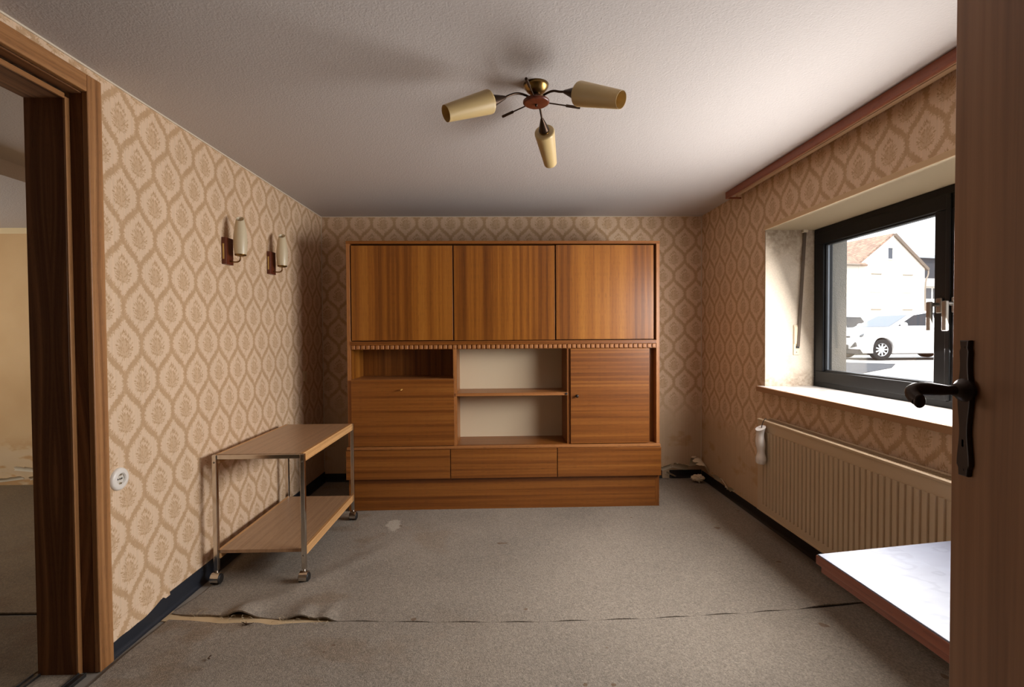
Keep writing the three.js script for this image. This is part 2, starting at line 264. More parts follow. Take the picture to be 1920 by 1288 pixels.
// curled scraps of wallpaper peeling off near the floor
const scrapMat = std('#e2d4b8', 0.9, { side: THREE.DoubleSide });
function curl(w, h, r, jag = 0.25, sd = 1) { // a sheet that rolls away from the wall (z = out) at its top, ragged edge
  const nu = 8, nv = 10, pos = [], idx = [];
  for (let s = 0; s < 2; s++) for (let j = 0; j <= nv; j++) for (let i = 0; i <= nu; i++) {
    const u = i / nu - 0.5, tt = (j / nv) * (1 - jag * noise(i * 1.3, sd, 9)), a = tt * h / r;
    pos.push(u * w * (1 - 0.5 * tt * noise(j, sd, 4)), r * Math.sin(a) * 0.9 + s * 0.0004, r * (1 - Math.cos(a)) + 0.002 - s * 0.0005);
  }
  const N = (nu + 1) * (nv + 1), id = (s, i, j) => s * N + j * (nu + 1) + i;
  for (let j = 0; j < nv; j++) for (let i = 0; i < nu; i++) { idx.push(id(0, i, j), id(0, i + 1, j), id(0, i, j + 1), id(0, i + 1, j), id(0, i + 1, j + 1), id(0, i, j + 1), id(1, i, j), id(1, i, j + 1), id(1, i + 1, j), id(1, i + 1, j), id(1, i, j + 1), id(1, i + 1, j + 1)); }
  const g = new THREE.BufferGeometry(); g.setAttribute('position', new THREE.Float32BufferAttribute(pos, 3)); g.setIndex(idx); g.computeVertexNormals(); return g;
}
{
  let k = 0;
  for (const [x, y, w, h, r, rot] of [[1.30, 0.06, 0.10, 0.09, 0.05, 0.3], [1.41, 0.065, 0.13, 0.11, 0.06, -0.2], [1.52, 0.09, 0.05, 0.16, 0.10, 0.1], [1.22, 0.05, 0.08, 0.06, 0.03, 0.5], [1.33, 0.01, 0.09, 0.06, 0.03, -0.5]]) { const g = curl(w, h, r, 0.4, ++k); g.rotateZ(rot); g.translate(x, y, ZB); part('wallpaper_scrap', g, scrapMat, wallBack); }
  for (const [z, y, w, h, r, rot] of [[-3.86, 0.09, 0.14, 0.17, 0.08, -0.3], [-3.64, 0.055, 0.12, 0.10, 0.06, 0.2], [-3.50, 0.055, 0.12, 0.07, 0.045, -0.4], [-3.40, 0.05, 0.07, 0.06, 0.03, 0.5]]) { const g = curl(w, h, r, 0.4, ++k + 7); g.rotateZ(rot); g.rotateY(-Math.PI / 2); g.translate(XR, y, z); part('wallpaper_scrap', g, scrapMat, wallRight); }
  for (const [x, y, w, h, r, rot] of [[-3.5, 0.02, 0.30, 0.06, 0.05, 0.05], [-3.72, 0.10, 0.22, 0.07, 0.06, -0.1], [-3.85, 0.03, 0.2, 0.05, 0.04, 0.12], [-3.58, 0.2, 0.2, 0.05, 0.08, 0.05], [-3.66, 0.05, 0.10, 0.05, 0.03, 0.4]]) { const g = curl(w, h, r, 0.5, ++k + 20); g.rotateZ(rot); g.translate(x, y, ZB); part('wallpaper_scrap', g, scrapMat, sideBack); }
}
{ // a crumpled piece on the floor in the corner
  const g = new THREE.IcosahedronGeometry(0.045, 4), p = g.attributes.position; for (let i = 0; i < p.count; i++) { const v = V3().fromBufferAttribute(p, i), n = v.clone().normalize(), f = 0.65 + 0.6 * Math.abs(fbm(n.x * 3 + 5, n.y * 3 + n.z * 2.3, 91, 3) - 0.5) * 2; v.multiplyScalar(f); p.setXYZ(i, v.x * 1.3, v.y * 0.7, v.z); }
  g.computeVertexNormals(); g.translate(1.50, 0.035, -3.80);
  solo('paper_scrap', g, scrapMat, 'crumpled pale scrap of torn wallpaper on the floor in the right back corner', 'paper scrap');
}

// ---------------------------------------------------------------- carpets
const carpetTex = tex(2048, 2048, (u, v) => {
  const x = -1.5 + u * 3.2, z = -4.0 + v * 4.2, n = noise(x * 420, z * 420, 101), m = noise(x * 170, z * 170, 102), l = fbm(x * 2.2, z * 2.2, 103, 4);
  let f = 0.84 + 0.22 * (n - 0.5) + 0.14 * (m - 0.5) + 0.16 * (l - 0.5);
  const sp = noise(x * 600, z * 600, 104); if (sp > 0.88) f *= 0.8; if (sp < 0.09) f *= 1.13;
  let c = [166 * f, 154 * f, 139 * f];
  const grime = sst(0.52, 0.72, fbm(x * 5, z * 6, 105, 4)) * sst(0.25, -1.2, x); c = mix3(c, [138 * f, 110 * f, 82 * f], grime * 0.4);
  const spot = sst(0.86, 0.87, fbm(x * 11, z * 11, 106, 3)); c = mix3(c, [104, 80, 60], spot * 0.7);
  const scuff = Math.hypot((x + 0.67) / 0.05, (z + 3.02 - (x + 0.67) * 0.4) / 0.10) + 0.6 * (fbm(x * 40, z * 40, 107, 2) - 0.5); c = mix3(c, [206, 196, 180], sst(1, 0.6, scuff) * 0.55);
  return c;
}, true, THREE.MirroredRepeatWrapping);
const carpetBump = tex(512, 512, (u, v, i, j) => 255 * (0.6 * hash(i >> 1, j >> 1, 5) + 0.4 * noise(u * 100, v * 100, 6)), false);
carpetBump.repeat.set(9, 9);
const carpetMat = std('#ffffff', 0.97, { map: carpetTex, bumpMap: carpetBump, bumpScale: 0.0015 });
const carpetUV = (x, z) => [(x + 1.5) / 3.2, (z + 4.0) / 4.2];
const seamPts = [[-1.45, -2.085], [-1.2, -2.05], [-0.748, -2.011], [-0.3, -1.99], [0.116, -1.978], [0.6, -1.99], [0.955, -2.015], [1.3, -2.045], [1.6, -2.085]];
const seamZ = (x) => { for (let i = 1; i < seamPts.length; i++) if (x <= seamPts[i][0]) { const [a, b] = [seamPts[i - 1], seamPts[i]], t = (x - a[0]) / (b[0] - a[0]); return mix(a[1], b[1], Math.max(0, t)); } return -2.085; };
const bump1 = (x, c, w) => Math.exp(-(((x - c) / w) ** 2));
const liftAt = (x) => 0.030 * bump1(x, -1.085, 0.055) + 0.022 * bump1(x, -0.835, 0.05) + 0.016 * bump1(x, -0.73, 0.035) + 0.007 * bump1(x, -1.25, 0.1) + 0.010 * bump1(x, 1.40, 0.10);
const rumple = (x, z) => { // soft waves in the loose carpet
  const left = sst(-0.45, -1.2, x), w = 0.5 * Math.sin((x * 0.75 + z * 0.9) * 9) + 0.5 * Math.sin((x * 1.6 - z * 0.7) * 6 + 1);
  return 0.004 * left * w + 0.010 * bump1(x * 0.82 + z * 0.57 + 2.06, 0, 0.055) * sst(-0.3, -0.7, x) * sst(-1.38, -1.1, x) * sst(-3.0, -2.4, z) + 0.006 * bump1(x - 1.15 - (z + 3.2) * 0.1, 0, 0.05) * sst(-2.4, -2.9, z);
};
{
  const g = slab(180, 150, (u, v) => { const x0 = XL + 0.035 + 0.028 * noise(v * 9, 3, 8) - (v > 0.93 ? (v - 0.93) * 0.1 : 0); const x = mix(x0, XR - 0.035 - 0.02 * noise(v * 7, 5, 8), u), zs = seamZ(x) - 0.0022, z = mix(ZB + 0.045, zs, v), e = sst(0.25, 0, zs - z); return [x, liftAt(x) * e * e + rumple(x, z) * (1 - 0.7 * bump1(zs - z, 0, 0.02)), z - 0.004 * e * Math.sin(x * 30)]; }, 0.006, carpetUV);
  solo('carpet', g, carpetMat, 'back sheet of beige-grey carpet under the cabinet and trolley, front edge curling up', 'carpet');
  const h = slab(170, 120, (u, v) => { const x = mix(XL + 0.03 + 0.02 * noise(v * 11, 4, 8) * (1 - v), XR - 0.03, u), gap = 0.032 * sst(-0.62, -0.95, x) * (0.6 + 0.6 * noise(x * 14, 1, 31)), zs = seamZ(x) + 0.0022 + gap, z = mix(zs, 0.4, v); return [x, rumple(x, z) * sst(0, 0.15, z - zs), z]; }, 0.006, carpetUV);
  solo('carpet', h, carpetMat, 'front sheet of beige-grey carpet between the doorway and the seam across the floor', 'carpet');
}
solo('carpet', slab(30, 20, (u, v) => [mix(SX0, -1.62, u), 0.004 * noise(u * 6, v * 6, 41) + 0.012 * bump1(v, 1, 0.05) * noise(u * 7, 1, 6), mix(ZB + 0.02, -2.115 + 0.02 * u, v)], 0.006, carpetUV), std('#c9b798', 0.97, { map: carpetTex, bumpMap: carpetBump, bumpScale: 0.0015 }), 'brownish carpet in the side room, behind its seam and up to the ochre wall', 'carpet');
solo('carpet', slab(30, 20, (u, v) => [mix(SX0, -1.62, u), 0, mix(-2.10 + 0.02 * u, 0.98, v)], 0.006, carpetUV), std('#b3a387', 0.97, { map: carpetTex, bumpMap: carpetBump, bumpScale: 0.0015 }), 'brownish carpet in the side room, in front of its seam by the opening', 'carpet');
struct('threshold', slab(8, 30, (u, v) => [mix(-1.59, -1.455, u), 0, mix(-1.72, -0.3, v)], 0.006, carpetUV), carpetMat);
{ // underlay laid bare in the gap of the seam, with frayed fibres
  const g = slab(60, 6, (u, v) => { const x = mix(-1.40, -0.66, u); return [x, -0.0035 + 0.0012 * noise(x * 80, v * 9, 55), mix(seamZ(x) - 0.03, seamZ(x) + 0.045, v)]; }, 0.003, (x, z) => [x, z]);
  solo('underlay', g, std('#c9b08a', 0.98), 'strip of straw-coloured backing showing in the open carpet seam at the left', 'underlay');
  const f = []; for (let i = 0; i < 46; i++) { const x = rnd(-1.3, -0.7), z = seamZ(x) + rnd(-0.012, 0.03), y = 0.001, dx = rnd(-0.02, 0.02), h = rnd(0.003, 0.018); f.push(tube([[x, y, z], [x + dx * 0.5, y + h, z + 0.006], [x + dx, y + h * rnd(0.3, 1.2), z + rnd(-0.008, 0.015)]], 0.0005, 5, 4)); }
  solo('frayed_fibres', f, std('#d8c6a4', 0.9), 'loose straw-coloured fibres standing out of the open carpet seam', 'fibres', undefined, 'stuff');
}
{ // crumbs and splinters on the carpet
  const spl = std('#4a3422', 0.9);
  const splinter = (x, z, n, s, label) => { const f = []; for (let i = 0; i < n; i++) { const a = rnd(6.28), l = s * rnd(0.5, 1); f.push(rod([x, 0.003 + i * 0.001, z], [x + Math.cos(a) * l, 0.004 + rnd(0.008), z + Math.sin(a) * l * 0.6], 0.0022, 0.0009, 6)); } solo('splinters', f, spl, label, 'debris'); };
  splinter(-1.03, -1.985, 7, 0.035, 'little heap of dark splinters by the open carpet seam');
  splinter(-0.55, -1.545, 6, 0.018, 'small dark crumb of dirt on the carpet at the bottom edge');
  splinter(-1.06, -1.78, 4, 0.016, 'few dark flecks on the carpet in front of the open seam');
}

// ---------------------------------------------------------------- opening to the side room
{
  const d = structGroup('door_1');
  part('casing', grain(rb(XL, -1.397, -0.004, 2.044, -1.787, -1.726, 0.004), 'y'), M.casing, d);
  part('casing', grain(rb(XL, -1.397, 1.984, 2.044, -1.726, -0.24, 0.004), 'z'), M.casing, d);
  part('casing', grain(rb(XL, -1.397, -0.004, 1.984, -0.30, -0.24, 0.004), 'y'), M.casing, d);
  part('lining', grain(bx(-1.597, -1.466, -0.004, 1.962, -1.728, -1.712), 'y'), M.lining, d);
  part('lining', grain(bx(-1.597, -1.466, 1.958, 1.974, -1.712, -0.31), 'z'), M.lining, d);
  part('lining', grain(bx(-1.597, -1.466, -0.004, 1.958, -0.315, -0.30), 'y'), M.lining, d);
  part('bead', grain(rb(-1.466, -1.458, -0.004, 1.962, -1.727, -1.709, 0.002), 'y'), M.casing, d, 'light wooden bead');
  part('bead', grain(rb(-1.466, -1.458, 1.955, 1.972, -1.709, -0.31, 0.002), 'z'), M.casing, d, 'light wooden bead');
  part('rebate', grain(bx(-1.460, XL - 0.001, -0.004, 1.984, -1.731, -1.728), 'y'), M.lining, d);
  part('rebate', grain(bx(-1.460, XL - 0.001, 1.980, 1.984, -1.728, -0.31), 'z'), M.lining, d);
  const alu = std('#4a4644', 0.4, { metalness: 0.7 });
  for (const x of [-1.60, -1.446]) part('floor_track', [rb(x - 0.014, x + 0.014, -0.006, 0.004, -1.71, -0.31, 0.002), rb(x - 0.014, x - 0.009, 0, 0.008, -1.71, -0.31, 0.001), rb(x + 0.009, x + 0.014, 0, 0.008, -1.71, -0.31, 0.001)], alu, d);
}

// ---------------------------------------------------------------- window with reveal and sill
const anth = phys('#07080a', 0.45, { specularIntensity: 0.6 }), steel = std('#8d857c', 0.38, { metalness: 0.8 });
{
  const moldy = tex(512, 1024, (u, v) => { const y = v * 0.96, x = u * 0.34, hi = sst(0.72, 1.0, v + 0.25 * (fbm(x * 9, y * 9, 110) - 0.5)), lo = sst(0.16, 0.0, v + 0.2 * (fbm(x * 12, y * 12, 112) - 0.5)), rt = sst(0.70, 1.0, u + 0.2 * (fbm(x * 10, y * 6, 114) - 0.5)); const a = Math.max(hi * 0.8, lo * 0.75, rt * 0.6), sp = fbm(x * 60, y * 60, 111, 4), m = a * (0.35 + 0.65 * sst(0.25, 0.8, sp)), f = 0.97 + 0.06 * noise(x * 200, y * 200, 113), t = sst(0.5, 0.75, fbm(x * 8, y * 5, 115)) * 0.4; let c = mix3([196, 182, 164], [176, 156, 130], t); c = mix3(c, [112, 92, 72], m * 0.7); return c.map((k) => k * f); });
  const fr = mapUV(bx(XR, 1.90, WY0, WY1, WZ0 - 0.008, WZ0), (x, y) => [(x - XR) / 0.34, (y - WY0) / 0.96]);
  struct('trim_4', [fr, mapUV(bx(XR, 1.90, WY0, WY1, WZ1, WZ1 + 0.008), (x, y) => [(x - XR) / 0.34, (y - WY0) / 0.96])], std('#ffffff', 0.85, { map: moldy }));
  struct('trim_5', boxUV(bx(XR - 0.004, 1.90, WY1, WY1 + 0.008, WZ0 - 0.008, WZ1 + 0.008), 'z', 0.5, 0.5), std('#a39276', 0.8));
  struct('trim_6', rb(XR - 0.006, XR, WY1 + 0.0, WY1 + 0.026, WZ0 - 0.008, WZ1 + 0.01, 0.002), std('#cfb089', 0.8));

  const stoneTex = tex(512, 512, (u, v) => { const q = fbm(u * 6, v * 14, 121, 5), w = fbm(u * 30, v * 30, 123, 3); const k = 0.9 + 0.12 * w; return mix3([196, 190, 184], [150, 143, 136], sst(0.5, 0.75, q)).map((c) => c * k); });
  const sill = structGroup('window_sill');
  part('slab', mapUV(rb(1.556, 1.90, WY0 - 0.012, WY0 + 0.016, WZ0 - 0.03, WZ1 + 0.02, 0.003), (x, y, z) => [x / 0.5, z / 0.5]), phys('#ffffff', 0.42, { map: stoneTex }), sill);
  part('front_edge', rb(1.548, 1.556, WY0 - 0.016, WY0 + 0.014, WZ0 - 0.03, WZ1 + 0.02, 0.002), std('#9c7450', 0.6), sill);

  const w = structGroup('window_1');
  const F0 = 1.872, F1 = 1.945; // frame depth
  const frame = (x0, x1, y0, y1, z0, z1, b, r = 0.004) => [rb(x0, x1, y0, y0 + b, z0, z1, r), rb(x0, x1, y1 - b, y1, z0, z1, r), rb(x0, x1, y0 + b, y1 - b, z0, z0 + b, r), rb(x0, x1, y0 + b, y1 - b, z1 - b, z1, r)];
  part('window_frame', frame(F0 + 0.012, F1, WY0 + 0.012, WY1, WZ0, WZ1, 0.06), anth, w);
  const mid = -2.06;
  for (const [z0, z1, hz, dir] of [[WZ0 + 0.036, mid - 0.006, -2.098, 1], [mid + 0.006, WZ1 - 0.036, -2.022, -1]]) {
    const s = part('sash', [...frame(F0, F0 + 0.06, WY0 + 0.045, WY1 - 0.034, z0, z1, 0.066, 0.005), ...frame(F0 + 0.012, F0 + 0.05, WY0 + 0.045 + 0.06, WY1 - 0.034 - 0.06, z0 + 0.06, z1 - 0.06, 0.014, 0.003)], anth, w);
    part('glazing_bead', frame(F0 + 0.022, F0 + 0.034, WY0 + 0.045 + 0.07, WY1 - 0.034 - 0.07, z0 + 0.070, z1 - 0.070, 0.006, 0.001), std('#6f7378', 0.4, { metalness: 0.5 }), s);
    part('pane', bx(F0 + 0.026, F0 + 0.030, WY0 + 0.12, WY1 - 0.11, z0 + 0.07, z1 - 0.07), new THREE.MeshPhysicalMaterial({ color: '#ffffff', roughness: 0, transmission: 1, thickness: 0, ior: 1.45 }), s);
    const h = part('handle', [rb(F0 - 0.011, F0, 1.235, 1.30, hz - 0.014, hz + 0.014, 0.005, 3), rod([F0 - 0.005, 1.272, hz], [F0 - 0.045, 1.272, hz], 0.0085), rb(F0 - 0.056, F0 - 0.040, 1.160, 1.284, hz - 0.011 , hz + 0.011, 0.005, 3)], steel, s);
  }
  part('meeting_stile', rb(F0 - 0.006, F0 + 0.05, WY0 + 0.05, WY1 - 0.038, mid - 0.012, mid + 0.012, 0.004), anth, w);
  part('outer_sill', rb(1.945, 2.12, WY0 - 0.012, WY0 + 0.008, WZ0, WZ1, 0.003), std('#8b8d90', 0.5), w);
}
{ // roller shutter strap on the reveal
  const t = thing('shutter_strap', 'dark roller shutter strap with a small pale winder plate on the window reveal', 'shutter strap', [1.79, 0, WZ0]);
  part('strap', (() => { const n = 10, s = new THREE.Shape(), pts = []; for (let i = 0; i <= n; i++) { const q = i / n; pts.push([mix(-0.008, 0.03, q), mix(1.07, 1.766, q)]); } s.moveTo(pts[0][0] - 0.008, pts[0][1]); pts.forEach((p) => s.lineTo(p[0] - 0.008, p[1])); [...pts].reverse().forEach((p) => s.lineTo(p[0] + 0.008, p[1])); const g = new THREE.ExtrudeGeometry(s, { depth: 0.002, bevelEnabled: false }); g.translate(0, 0, 0.014); return g; })(), std('#57493c', 0.9), t);
  const p = part('winder_plate', [rb(-0.032, 0.002, 1.02, 1.20, 0, 0.007, 0.002), rb(-0.03, 0.002, 1.085, 1.19, 0.006, 0.011, 0.002)], std('#cbb89c', 0.6), t);
  part('slot', rb(-0.018, 0.0, 1.06, 1.072, 0.007, 0.0135, 0.001), M.black, p);
  part('screw', aim(new THREE.CylinderGeometry(0.003, 0.003, 0.003, 10), [-0.015, 1.036, 0.0075], [-0.015, 1.036, 1]), std('#5d5145', 0.5), p);
  part('guide', rb(0.015, 0.045, 1.755, 1.772, 0, 0.022, 0.003), std('#d8cab2', 0.6), t);
}

// ---------------------------------------------------------------- curtain rail under the ceiling
{
  const t = thing('curtain_rail', 'long red-brown wooden curtain rail fixed to the ceiling above the window', 'curtain rail', [1.48, 2.04, -3.29]);
  part('fascia', grain(rb(0, 0.014, 0, 0.042, 0, 2.55, 0.002), 'z'), M.redwood, t);
  part('end_board', grain(rb(0.014, 0.10, 0.0, 0.010, 0.0, 0.012, 0.001), 'x'), M.redwood, t);
  part('end_board', grain(rb(0.014, 0.10, 0.0, 0.010, 2.538, 2.55, 0.001), 'x'), M.redwood, t);
  part('track', [rb(0.020, 0.050, 0.018, 0.042, 0.02, 2.53, 0.002), rb(0.056, 0.084, 0.018, 0.042, 0.02, 2.53, 0.002)], std('#c9ab88', 0.6), t, 'cream plastic curtain track');
}

// ---------------------------------------------------------------- radiator
const radPaint = phys('#c2ab8c', 0.38);
{
  const t = thing('radiator', 'cream ribbed panel radiator on the wall under the window', 'radiator', [1.48, 0.127, -2.87]);
  const L = 1.62, H = 0.53;
  part('front_panel', [rb(0.004, 0.018, 0, H, 0, L, 0.004, 3), rb(0.0, 0.006, H - 0.012, H, 0, L, 0.003), rb(0.0, 0.012, 0, 0.010, 0, L, 0.003)], radPaint, t);
  const rs = new THREE.Shape(); rs.moveTo(-0.0125, 0); rs.quadraticCurveTo(-0.0115, 0.0072, -0.0085, 0.0075); rs.lineTo(0.0085, 0.0075); rs.quadraticCurveTo(0.0115, 0.0072, 0.0125, 0);
  const rg = new THREE.ExtrudeGeometry(rs, { depth: H - 0.11, bevelEnabled: false, curveSegments: 4 }); rg.rotateX(-Math.PI / 2); rg.rotateY(Math.PI / 2); rg.computeBoundingBox();
  { const b = rg.boundingBox; rg.translate(-b.max.x + 0.0045, -b.min.y + 0.048, -(b.min.z + b.max.z) / 2); }
  for (let k = 0; k < 46; k++) { const m = part('rib', rg, radPaint, t); m.position.z = 0.06 + k * 0.0333; }
  part('back_panel', rb(0.072, 0.086, 0, H, 0, L, 0.004), radPaint, t);
  part('side_cover', rb(0.012, 0.08, 0.02, H - 0.006, 0, 0.004, 0.001), radPaint, t);
  part('side_cover', rb(0.012, 0.08, 0.02, H - 0.006, L - 0.004, L, 0.001), radPaint, t);
  const sl = [rb(0.012, 0.018, H - 0.016, H + 0.001, 0, L, 0.001), rb(0.076, 0.082, H - 0.016, H + 0.001, 0, L, 0.001)]; for (let k = 0; k < 118; k++) { const g = bx(0.016, 0.078, H - 0.012, H - 0.002, 0, 0.0045); g.translate(0, 0, 0.03 + k * 0.0133); sl.push(g); }
  part('top_grille', sl, radPaint, t).userData.kind = 'stuff';
  for (const bz of [0.2, 1.39]) part('bracket', rb(0.086, 0.107, 0.05, 0.45, bz, bz + 0.03, 0.002), radPaint, t);
}
{ // ceramic water evaporator hung on the radiator
  const t = thing('humidifier', 'white glazed ceramic evaporator hanging on the end of the radiator', 'humidifier', [1.452, 0.418, -2.775]);
  const g = new THREE.CylinderGeometry(1, 1, 0.2, 40, 40, false), p = g.attributes.position;
  for (let i = 0; i < p.count; i++) {
    const y = (p.getY(i) + 0.1) / 0.2, a = Math.atan2(p.getX(i), p.getZ(i)), r0 = Math.hypot(p.getX(i), p.getZ(i));
    const w = 0.029 + 0.0085 * Math.sin((y * 2.2 + 0.1) * Math.PI * 1.05) ** 2 + 0.004 * Math.sin(y * 17) * (1 - y) + (y < 0.06 ? 0.003 : 0), lean = 0.006 * Math.sin(y * 6.2), cut = y > 0.86 ? 0.014 * (y - 0.86) / 0.14 * Math.sin(a) : 0;
    p.setXYZ(i, Math.cos(a + Math.PI / 2) * -w * 0.62 * r0, p.getY(i) + 0.1 + cut, Math.cos(a) * 0 + Math.sin(a + Math.PI / 2) * w * r0 + lean);
  }
  g.computeVertexNormals(); const cer = phys('#e6e0da', 0.18, { clearcoat: 0.6, clearcoatRoughness: 0.1 }); part('vessel', g, cer, t);
  part('hook', tube([[0.002, 0.19, 0.006], [0.004, 0.212, 0.006], [0.010, 0.232, 0.006], [0.02, 0.25, 0.006], [0.03, 0.252, 0.006]], 0.002, 16, 8), std('#3a332c', 0.5, { metalness: 0.6 }), t);
}

// ---------------------------------------------------------------- wall unit
{
  const W = 2.056, t = thing('wall_cabinet', 'large teak veneer wall cabinet with three upper doors, drop flap, open shelf bay and drawers', 'cabinet', [-1.015, 0, -3.271], 0.0131);
  const BK = -0.42, top = 1.766, P = (n, g, ax, m, parent = t, label) => part(n, grain(g, ax), m, parent, label);
  // plinth and drawers
  P('plinth', rb(0.0, 2.030, 0, 0.212, -0.03, 0, 0.001), 'x', M.teak);
  P('side_panel', rb(2.030, 2.056, 0, 0.215, BK, 0.001, 0.001), 'y', M.teak);
  P('side_panel', rb(0.0, 0.022, 0.0, 0.212, BK, -0.03, 0.001), 'y', M.teakDark);
  P('drawer_case', rb(-0.004, 2.056, 0.216, 0.405, BK, 0.012, 0.001), 'x', M.teakDark);
  for (const [a, b] of [[-0.008, 0.6655], [0.6705, 1.3665], [1.3715, 2.060]]) P('drawer', rb(a, b, 0.213, 0.403, 0.012, 0.032, 0.0015), 'x', M.teak);
  P('ledge', rb(-0.004, 2.058, 0.405, 0.423, BK, 0.026, 0.002), 'x', M.teakEdge);
  // carcass of the middle and upper part
  P('side_panel', rb(0.0, 0.022, 0.423, top, BK, 0.004, 0.0015), 'y', M.teakEdge);
  P('side_panel', rb(2.036, 2.058, 0.423, top, BK, 0.004, 0.0015), 'y', M.teakEdge);
  P('top_board', rb(0.0, 2.058, top - 0.018, top, BK, 0.010, 0.0015), 'x', M.teak);
  P('back_panel', bx(0.022, 2.036, 0.423, top, BK, BK + 0.006), 'y', M.teakDark);
  P('upper_shelf', rb(0.022, 2.036, 1.098, 1.114, BK, -0.022, 0.001), 'x', M.teakDark);
  P('partition', rb(0.688, 0.709, 0.423, 1.062, BK + 0.006, 0.0, 0.001), 'y', M.teakEdge);
  P('partition', rb(1.440, 1.460, 0.423, 1.062, BK + 0.006, -0.003, 0.001), 'y', M.teak);
  P('partition', rb(0.685, 0.705, 1.118, top - 0.018, BK + 0.006, -0.05, 0.001), 'y', M.teakDark);
  P('partition', rb(1.355, 1.375, 1.118, top - 0.018, BK + 0.006, -0.05, 0.001), 'y', M.teakDark);
  // carved moulding below the doors
  const mo = P('moulding', [rb(0.022, 2.036, 1.085, 1.112, -0.02, 0.012, 0.002), rb(0.022, 2.036, 1.060, 1.086, -0.02, 0.002, 0.001)].length ? merge([rb(0.022, 2.036, 1.088, 1.112, -0.02, 0.008, 0.002), rb(0.022, 2.036, 1.058, 1.088, -0.02, 0.0, 0.001)]) : null, 'x', M.teak);
  const dg = boxUV(rb(-0.012, 0.012, 1.060, 1.087, -0.004, 0.006, 0.0045, 3), 'y', WU, WV, 0.3, 0.2);
  for (let k = 0; k < 64; k++) { const d = part('dentil', dg, M.teakEdge, mo); d.position.x = 0.038 + k * 0.03145; }
  // upper doors
  [[0.030, 0.689, 0.0], [0.697, 1.361, -0.001], [1.369, 2.018, 0.004]].forEach(([a, b, dz], k) => P('door', rb(a, b, 1.118 - (k === 1 ? 0.002 : 0), 1.7375 + (k === 2 ? 0.002 : 0), -0.019 + dz, 0.0 + dz, 0.0012), 'y', M.teakDoor));
  // left: open niche with the drop flap below
  P('niche_floor', rb(0.022, 0.688, 0.846, 0.864, BK + 0.006, 0.002, 0.001), 'x', M.teakEdge);
  P('niche_back', bx(0.022, 0.688, 0.864, 1.06, -0.30, -0.292), 'y', M.teak);
  P('niche_side', bx(0.022, 0.026, 0.864, 1.06, -0.292, -0.001), 'y', M.teakDoor);
  const fl = P('flap_door', rb(0.026, 0.694, 0.4265, 0.8615, 0.001, 0.020, 0.0012), 'x', M.teak);
  const brass = std('#c79a52', 0.3, { metalness: 0.9 });
  part('knob', [aim(lathe([[0.0, 0], [0.0075, 0], [0.0075, 0.002], [0.003, 0.004], [0.003, 0.012], [0.0065, 0.016], [0.0065, 0.021], [0.0035, 0.025], [0, 0.0255]], 20), [0.352, 0.797, 0.019], [0.352, 0.797, 1])], brass, fl, 'small brass knob');
  // middle: open bay with a shelf and a pale back
  part('bay_back', bx(0.709, 1.440, 0.423, 1.06, -0.272, -0.264), std('#d6c3a4', 0.7), t, 'pale cream back board');
  P('bay_side', bx(0.709, 0.712, 0.423, 1.06, -0.264, -0.004), 'y', M.teakDoor);
  P('shelf', rb(0.700, 1.446, 0.748, 0.768, -0.264, 0.004, 0.0015), 'x', M.teakEdge);
  part('catch', rb(1.428, 1.440, 0.752, 0.766, 0.002, 0.012, 0.002), M.black, t, 'small black magnetic catch');
  P('bay_floor', rb(0.709, 1.440, 0.4225, 0.426, -0.264, 0.004, 0.001), 'x', M.teak);
  // right: cupboard with one door
  const cd = P('cupboard_door', rb(1.462, 1.985, 0.4275, 1.0565, -0.010, 0.009, 0.0012), 'x', M.teak);
  part('knob', aim(lathe([[0, 0], [0.009, 0], [0.009, 0.002], [0.004, 0.004], [0.004, 0.011], [0.010, 0.016], [0.0105, 0.021], [0.007, 0.026], [0, 0.0275]], 20), [1.502, 0.744, 0.008], [1.502, 0.744, 1]), std('#2a211c', 0.35, { metalness: 0.5 }), cd, 'round dark knob');
  P('filler', rb(1.985, 2.036, 0.423, 1.06, -0.07, -0.055, 0.001), 'y', M.teak);
  P('partition', rb(1.985, 1.995, 0.423, 1.058, -0.055, -0.012, 0.001), 'y', M.teak);
}

